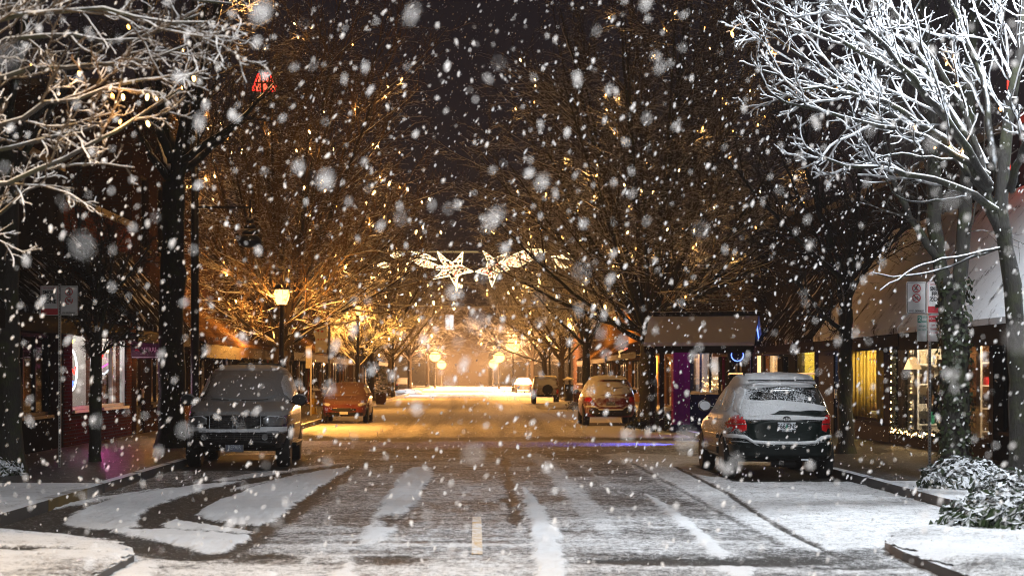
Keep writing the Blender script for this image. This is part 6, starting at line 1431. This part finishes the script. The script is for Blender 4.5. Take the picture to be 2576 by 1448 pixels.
# ------------------------------------------------------------------ street trees
LV_BIG = [dict(n=9, len=.42, ang=.55, r=.035, r1=.012, k=6, wander=.10, up=.03, sides=4, t0=.15), dict(n=9, len=.42, ang=.75, r=.012, r1=.006, k=5, wander=.14, up=.03, sides=3, t0=.12), dict(n=7, len=.50, ang=.8, r=.0085, r1=.004, k=4, wander=.18, up=.02, sides=3, t0=.1)]
def vase(name, label, x, y, seed, zf, height, reach, n, r, levels=LV_BIG, lean=(0, 0), wood='bark_dark', twig='twig', a0=0.0, top=None, inner=.35, z0=.13, lr=None):
    lx, ly = lean
    stems = [([(0, 0, 0), (lx * .05, 0, zf * .5), (lx * .1, 0, zf + .25)], r, r * .82, False)]
    for pts, r0, r1, b in fan(n, zf, reach, height, seed, lean, lr or r * .42, .015, a0, inner): stems.append(([(lx * .1 + p[0], p[1], p[2]) if i == 0 else p for i, p in enumerate(pts)], r0, r1, True))
    return build_tree(name, label, x, y, seed, stems, levels, wood, twig, z0=z0)
tL, tipL = vase('street_tree', 'big bare tree strung with warm bulbs behind the dark van, its lantern glowing within', -6.0, 56.0, 11, 2.6, 14.0, 4.7, 32, .30, wood='bark_plain', twig='twig_brown', lean=(.6, 0), lr=.10)
string_lights(tL, tipL, 95, 'warm bulbs strung through the big bare tree behind the dark van', 5, .9, 45, 17, (0, 1, 2))
tR, tipR = vase('street_tree', 'biggest bare tree on the right, rising behind the kiosk over the street', 5.9, 60.0, 23, 2.9, 15.0, 6.6, 40, .32, wood='bark_dark', twig='twig', lean=(.2, 0), lr=.11)
string_lights(tR, tipR, 95, 'warm bulbs strung through the biggest tree on the right', 6, .85, 45, 10, (0, 1, 2), amber=.5)
LV_MID = [dict(n=9, len=.45, ang=.6, r=.025, r1=.010, k=5, wander=.10, up=.03, sides=4, t0=.15), dict(n=8, len=.45, ang=.8, r=.012, r1=.005, k=4, wander=.14, up=.02, sides=3, t0=.1), dict(n=7, len=.5, ang=.8, r=.009, r1=.004, k=3, wander=.18, up=.02, sides=3, t0=.1)]
tw, tipw = vase('street_tree', 'small frosted tree lit bright by the lantern behind the orange car', -5.75, 90, 31, 2.2, 6.4, 2.9, 9, .13, LV_MID, twig='twig_snow', wood='bark_plain')
string_lights(tw, tipw, 14, 'few warm bulbs on the small frosted tree behind the orange car', 7, 1.5, 3, 12, (0, 1))
t3, tip3 = vase('street_tree', 'snowy tree dotted with yellow bulbs left of the red car', 5.75, 90, 37, 3.0, 9.5, 4.2, 11, .22, LV_MID, twig='twig_snow', wood='bark_dark')
string_lights(t3, tip3, 34, 'yellow bulbs dotted on the snowy tree left of the red car', 8, 1.9, 8, 22, (0, 1, 2))
farspec = [(-6.1, 108, 41, 12.5, 5.2, 'bare brown tree over the dim shops past the frosted tree'), (6.0, 120, 43, 12.5, 5.2, 'bare tree over the tan shop behind the boxy brown car'), (-6.1, 134, 47, 12.5, 5.6, 'tall bare tree by the far left lantern'), (6.0, 148, 53, 12.5, 5.6, 'tall bare tree past the basket lantern on the right'),
           (-6.0, 172, 59, 12, 6, 'last tree on the left before the snowy cross street'), (6.0, 178, 61, 12, 6, 'last tree on the right before the snowy cross street')]
for (x, y, sd, h, re_, lab) in farspec:
    tt, tp = vase('street_tree', lab, x, y, sd, 2.8, h, re_ + 1.2, 16, .24, LV_MID, wood='bark_plain', twig='twig' if y < 140 else 'twig_snow')
    string_lights(tt, tp, 26, 'warm bulbs on the ' + lab, sd, 2.6, 4, 22, (0, 1, 2), cord=False)
for i, (x, y) in enumerate(((-7.5, 214), (7.5, 222), (-6, 240), (8.2, 262), (-12, 285), (12, 300))):
    vase('distant_tree', ('hazy bare tree beyond the cross street, nearest on the left', 'hazy bare tree beyond the cross street, nearest on the right', 'hazy bare tree second beyond the cross street on the left', 'hazy bare tree second beyond the cross street on the right', 'hazy bare tree farthest away on the left', 'hazy bare tree farthest away on the right')[i], x, y, 70 + i, 3.2, 13, 6, 9, .26, LV_MID[:2] + [dict(LV_MID[2], n=3)], wood='bark_plain', twig='twig', z0=0)
# nearer trunks on the left
LV_DARK = [dict(n=9, len=.42, ang=.6, r=.02, r1=.008, k=5, wander=.12, up=.02, sides=3, t0=.12), dict(n=8, len=.45, ang=.8, r=.009, r1=.004, k=4, wander=.16, up=.02, sides=3, t0=.1), dict(n=4, len=.5, ang=.8, r=.006, r1=.003, k=3, wander=.18, sides=3, t0=.1)]
vase('street_tree', 'thick mossy trunk at the far left edge beside the shrub bed', -7.55, 29.0, 81, 5.0, 10, 2.6, 7, .24, LV_DARK, twig='twig_dark', lr=.09)
vase('street_tree', 'slim dark tree forking low in front of the white art shop windows', -6.95, 33.0, 83, 2.15, 4.7, 1.25, 9, .12, LV_DARK, twig='twig_dark', lean=(.1, 0), lr=.045)
vase('street_tree', 'thick dark trunk rising between the art shop sign and the dark van', -6.62, 39.4, 85, 5.6, 13.5, 2.5, 9, .30, LV_DARK, twig='twig_dark', lean=(.5, 0), lr=.13)
# nearer trunks on the right
vase('street_tree', 'slim dark tree with wide low branches behind the dark green car', 7.6, 36.4, 87, 2.7, 7.5, 2.6, 12, .16, LV_DARK, twig='twig_dark', lr=.055)
stems = [([(0, 0, 0), (.02, 0, 1.6), (-.05, 0, 3.0)], .21, .19, False), ([(-.05, 0, 2.7), (-.28, .05, 3.5), (-.30, .1, 5.5), (-.55, .2, 8.5)], .13, .06, True), ([(-.02, 0, 2.7), (.16, 0, 3.6), (.14, -.1, 5.5), (.4, -.2, 9)], .12, .06, True),
         ([(-.28, 0, 3.4), (-.75, -.2, 4.0), (-1.1, -.3, 4.7), (-1.2, -.4, 5.8)], .06, .02, True)]
tv, _ = build_tree('street_tree', 'two stemmed trunk wrapped in ivy right of the parking signs', 7.26, 26.9, 89, stems, LV_DARK, 'bark_dark', 'twig_dark')
r_ = np.random.default_rng(3); V, Fc, k = [], [], 0
for i in range(900):
    z = r_.random() ** 1.1 * 3.1; a = r_.random() * 2 * np.pi; c = np.array([.225 * np.cos(a), .225 * np.sin(a), z]) * np.array([1 + r_.random() * .25, 1 + r_.random() * .25, 1])
    nrm = np.array([np.cos(a), np.sin(a), .2]) + r_.normal(0, .35, 3); t1 = np.cross(nrm, r_.normal(0, 1, 3)); t1 /= np.linalg.norm(t1); t2 = np.cross(nrm / np.linalg.norm(nrm), t1); L = r_.uniform(.025, .05)
    V += [c - t1 * L, c + t2 * L * .8, c + t1 * L, c - t2 * L * .8]; Fc.append((k, k + 1, k + 2, k + 3)); k += 4
arr_mesh('ivy', np.array(V), np.array(Fc), 'ivy', tv)
# frosted tree, right: limbs sweep up and out over the street
M['bough'] = bark('bough_heaped_snow', (.03, .024, .018), None, -.30, .35)
M['bough_half'] = bark('bough_snow_on_top', (.016, .013, .010), (.022, .024, .006), .42, .5)
def uvp(u, v_, D, x, y, z0=.13): q = at(u, v_, D); return (q.x - x, q.y - y, q.z - z0)
bx_, by_ = 7.05, 23.0
Q = lambda *a: [uvp(u, v_, D, bx_, by_) for (u, v_, D) in a]
stems = [([(0, 0, 0), (-.02, 0, 1.4), (-.10, 0, 2.7), (-.22, 0, 3.5)], .135, .10, False),
    ([(-.22, 0, 3.4), (-.20, .1, 4.6), (.1, .2, 6), (.3, .3, 8.5)], .09, .03, True)]
near = [((1000, 236, 23), (985, 190, 22.9), (955, 130, 22.7), (905, 75, 22.4), (830, 35, 22.0), (775, 8, 21.7)),
        ((1000, 232, 23), (978, 180, 22.8), (930, 125, 22.5), (870, 95, 22.2), (805, 88, 21.9), (762, 70, 21.6)),
        ((998, 230, 23), (985, 170, 23.1), (965, 110, 23.2), (925, 45, 23.3), (870, -10, 23.4), (800, -40, 23.4)),
        ((1003, 225, 23), (995, 160, 23.4), (985, 90, 23.8), (960, 20, 24.2), (920, -50, 24.4), (880, -110, 24.5)),
        ((996, 210, 22.8), (960, 185, 22.4), (905, 172, 22), (860, 168, 21.7), (828, 160, 21.4), (806, 146, 21.2)),
        ((990, 190, 22.8), (955, 150, 22.3), (900, 128, 21.9), (850, 118, 21.5), (800, 108, 21.2), (770, 92, 21)),
        ((1002, 215, 23.2), (1008, 150, 23.5), (1015, 80, 24), (1030, 20, 24.5), (1040, -40, 25), (1050, -90, 25)),
        ((990, 185, 22.6), (950, 120, 22), (900, 60, 21.5), (850, 15, 21), (800, -15, 20.7), (765, -35, 20.5)),
        ((985, 165, 23.4), (945, 100, 23.8), (910, 40, 24.2), (880, -10, 24.6), (850, -50, 25), (820, -90, 25)),
        ((988, 175, 22.8), (940, 140, 22.6), (880, 110, 22.5), (830, 70, 22.4), (790, 50, 22.2), (758, 24, 22)),
        ((1010, 190, 22.4), (1020, 150, 22), (1040, 120, 21.6), (1060, 100, 21.2), (1080, 80, 21), (1100, 60, 21))]
for b in near: stems.append((Q(*b), .055, .012, True))
low = [((1001, 247, 23), (975, 256, 22.8), (945, 268, 22.5), (915, 275, 22.3), (890, 277, 22.1), (872, 272, 22)),
       ((1001, 247, 23), (960, 256, 22.6), (925, 262, 22.2), (905, 276, 22), (888, 283, 21.9), (880, 290, 21.8)),
       ((975, 195, 22.8), (940, 200, 22.5), (915, 204, 22.3), (895, 196, 22.2), (888, 182, 22.1), (884, 178, 22.1)),
       ((972, 160, 22.8), (935, 158, 22.5), (900, 154, 22.2), (870, 158, 22), (840, 175, 21.8), (826, 172, 21.7))]
for b in low: stems.append((Q(*b), .020, .009, False))
LV_NEAR = [dict(n=7, len=.34, ang=.55, r=.020, r1=.013, k=8, wander=.16, up=.045, sides=5, t0=.22, bias=(-.35, 0, .08)), dict(n=5, len=.44, ang=.70, r=.015, r1=.010, k=7, wander=.18, up=.05, sides=5, t0=.12, bias=(-.2, 0, .1)), dict(n=3, len=.45, ang=.8, r=.012, r1=.008, k=4, wander=.22, up=.06, sides=4, t0=.15)]
tn, tipn = build_tree('street_tree', 'frosted tree at the right edge, its white boughs reaching over the parked cars', bx_, by_, 91, stems, LV_NEAR, 'bough_half', 'bough')
string_lights(tn, tipn, 12, 'amber bulbs among the white boughs of the frosted tree at the right edge', 9, .55, 5, 3, (0, 1), cord=False, amber=.8)
# snowy boughs entering from beyond the left edge
bx_, by_ = -6.6, 15.2
stems = [([(0, 0, 0), (.02, 0, 1.6), (.1, 0, 3.0)], .20, .17, False), ([(.1, 0, 2.9), (.1, 0, 5), (.2, 0, 8)], .12, .04, True)]
near = [((-230, 120, 15.2), (-120, 90, 15), (0, 40, 14.8), (60, 25, 14.7), (130, 45, 14.5), (200, 10, 14.4)),
        ((-230, 130, 15.2), (-100, 110, 15), (0, 70, 14.7), (70, 60, 14.5), (140, 58, 14.3), (190, 40, 14.2)),
        ((-230, 160, 15.2), (-120, 190, 15), (0, 185, 14.6), (50, 160, 14.4), (110, 130, 14.2), (180, 85, 14.1)),
        ((-230, 150, 15.2), (-90, 140, 14.8), (0, 118, 14.4), (60, 95, 14.2), (120, 80, 14), (175, 72, 13.9)),
        ((-230, 100, 15.2), (-120, 50, 15.2), (-20, 10, 15.2), (80, -10, 15.2), (170, -10, 15.2), (232, 0, 15.2)),
        ((-230, 150, 15.2), (-110, 160, 15), (-20, 150, 14.7), (40, 135, 14.5), (80, 125, 14.4), (110, 118, 14.3)),
        ((-230, 170, 15.2), (-140, 210, 15.4), (-60, 232, 15.5), (-15, 222, 15.5), (18, 195, 15.5), (45, 180, 15.5)),
        ((-230, 90, 15.2), (-120, 20, 15.4), (-10, -40, 15.6), (90, -60, 15.8), (170, -60, 16), (240, -55, 16)),
        ((-230, 130, 15.2), (-80, 70, 14.4), (10, 10, 14), (90, 0, 13.8), (150, 20, 13.6), (215, 18, 13.5))]
Q = lambda *a: [uvp(u, v_, D, bx_, by_) for (u, v_, D) in a]
for b in near: stems.append((Q(*b), .04, .010, True))
LV_N2 = [dict(n=8, len=.22, ang=.6, r=.011, r1=.007, k=7, wander=.17, up=.03, sides=5, t0=.35, bias=(.15, 0, .1)), dict(n=6, len=.42, ang=.8, r=.0085, r1=.0055, k=6, wander=.2, up=.04, sides=5, t0=.12, bias=(.1, 0, .1)), dict(n=3, len=.45, ang=.85, r=.0065, r1=.0045, k=4, wander=.24, up=.05, sides=4, t0=.15)]
M['bough_warm'] = bark('bough_snow_left', (.07, .05, .03), None, .05, .6)
tm, tipm = build_tree('street_tree', 'snowy tree beyond the left edge, its tangled boughs across the top left', bx_, by_, 93, stems, LV_N2, 'bough_half', 'bough_warm', z0=.1)
string_lights(tm, tipm, 16, 'warm bulbs among the snowy boughs at the top left', 10, .4, 6, 4, (0, 1, 2), cord=False, amber=.3, pick=lambda p: p[0] > 2.0)
# ------------------------------------------------------------------ falling snow: flakes nobody could count
fr_ = np.random.default_rng(77)
ico = bmesh.new(); bmesh.ops.create_icosphere(ico, subdivisions=1, radius=1); IV = np.array([v_.co[:] for v_ in ico.verts]); IF = np.array([[v_.index for v_ in f.verts] for f in ico.faces]); ico.free()
def flakes(n, y0, y1, p, r0, r1):
    y = (y0 ** p + (y1 ** p - y0 ** p) * fr_.random(n)) ** (1 / p)
    u = fr_.uniform(-260, 1284, n); v_ = fr_.uniform(-160, 640, n)
    c = np.stack([(u - U0) / F * y, y, H - (v_ - V0) / F * y], 1); c = c[c[:, 2] > .05]
    r = r0 * np.exp(fr_.normal(0, .46, len(c))); r = np.minimum(r, r1)
    return c, r
FL = [flakes(60000, 10, 56, 2.0, .0060, .012), flakes(2900, 4.0, 11, 2.0, .0040, .0075), flakes(150, 1.9, 4.2, 2.0, .0040, .007), flakes(10, 1.1, 2.0, 2.0, .0036, .005)]
cc = np.concatenate([f[0] for f in FL]); rr = np.concatenate([f[1] for f in FL]); n = len(cc)
st = np.stack([fr_.uniform(.7, 1.2, n), fr_.uniform(.7, 1.2, n), fr_.uniform(.9, 2.3, n)], 1) * rr[:, None]
P_ = IV[None] * (1 + fr_.normal(0, .18, (n, len(IV), 1))) * st[:, None]
sl = fr_.normal(.3, .3, n); P_[:, :, 0] += P_[:, :, 2] * sl[:, None]          # blown a little sideways
V = (P_ + cc[:, None]).reshape(-1, 3); Fc = (IF[None] + (np.arange(n) * len(IV))[:, None, None]).reshape(-1, 3)
t = NT('snow_flake'); M['flake'] = t.end(t.n('MixShader', {0: .5, 1: t.n('BsdfDiffuse', {0: (.76, .765, .77, 1)}).outputs[0], 2: t.n('BsdfTranslucent', {0: (.76, .765, .77, 1)}).outputs[0]}).outputs[0])
o = arr_mesh('falling_snow', V, Fc, 'flake', smooth=True); o.visible_shadow = False
tag(o, 'falling snow flakes filling the air over the street', 'falling snow', kind='stuff')
# ------------------------------------------------------------------ snowy air
mb = MB(); mb.box(-150, 150, -30, 400, -1.2, 24); hz = mb.build('haze', 'snow')
t = NT('haze'); vol = t.n('VolumePrincipled', {'Color': (.93, .93, .95, 1), 'Density': 0.0004, 'Anisotropy': 0.25}); t.t.links.new(vol.outputs[0], t.out.inputs['Volume'])
hz.data.materials.clear(); hz.data.materials.append(t.m); tag(hz, 'snowy air glowing around the far lamps', 'haze', kind='stuff')
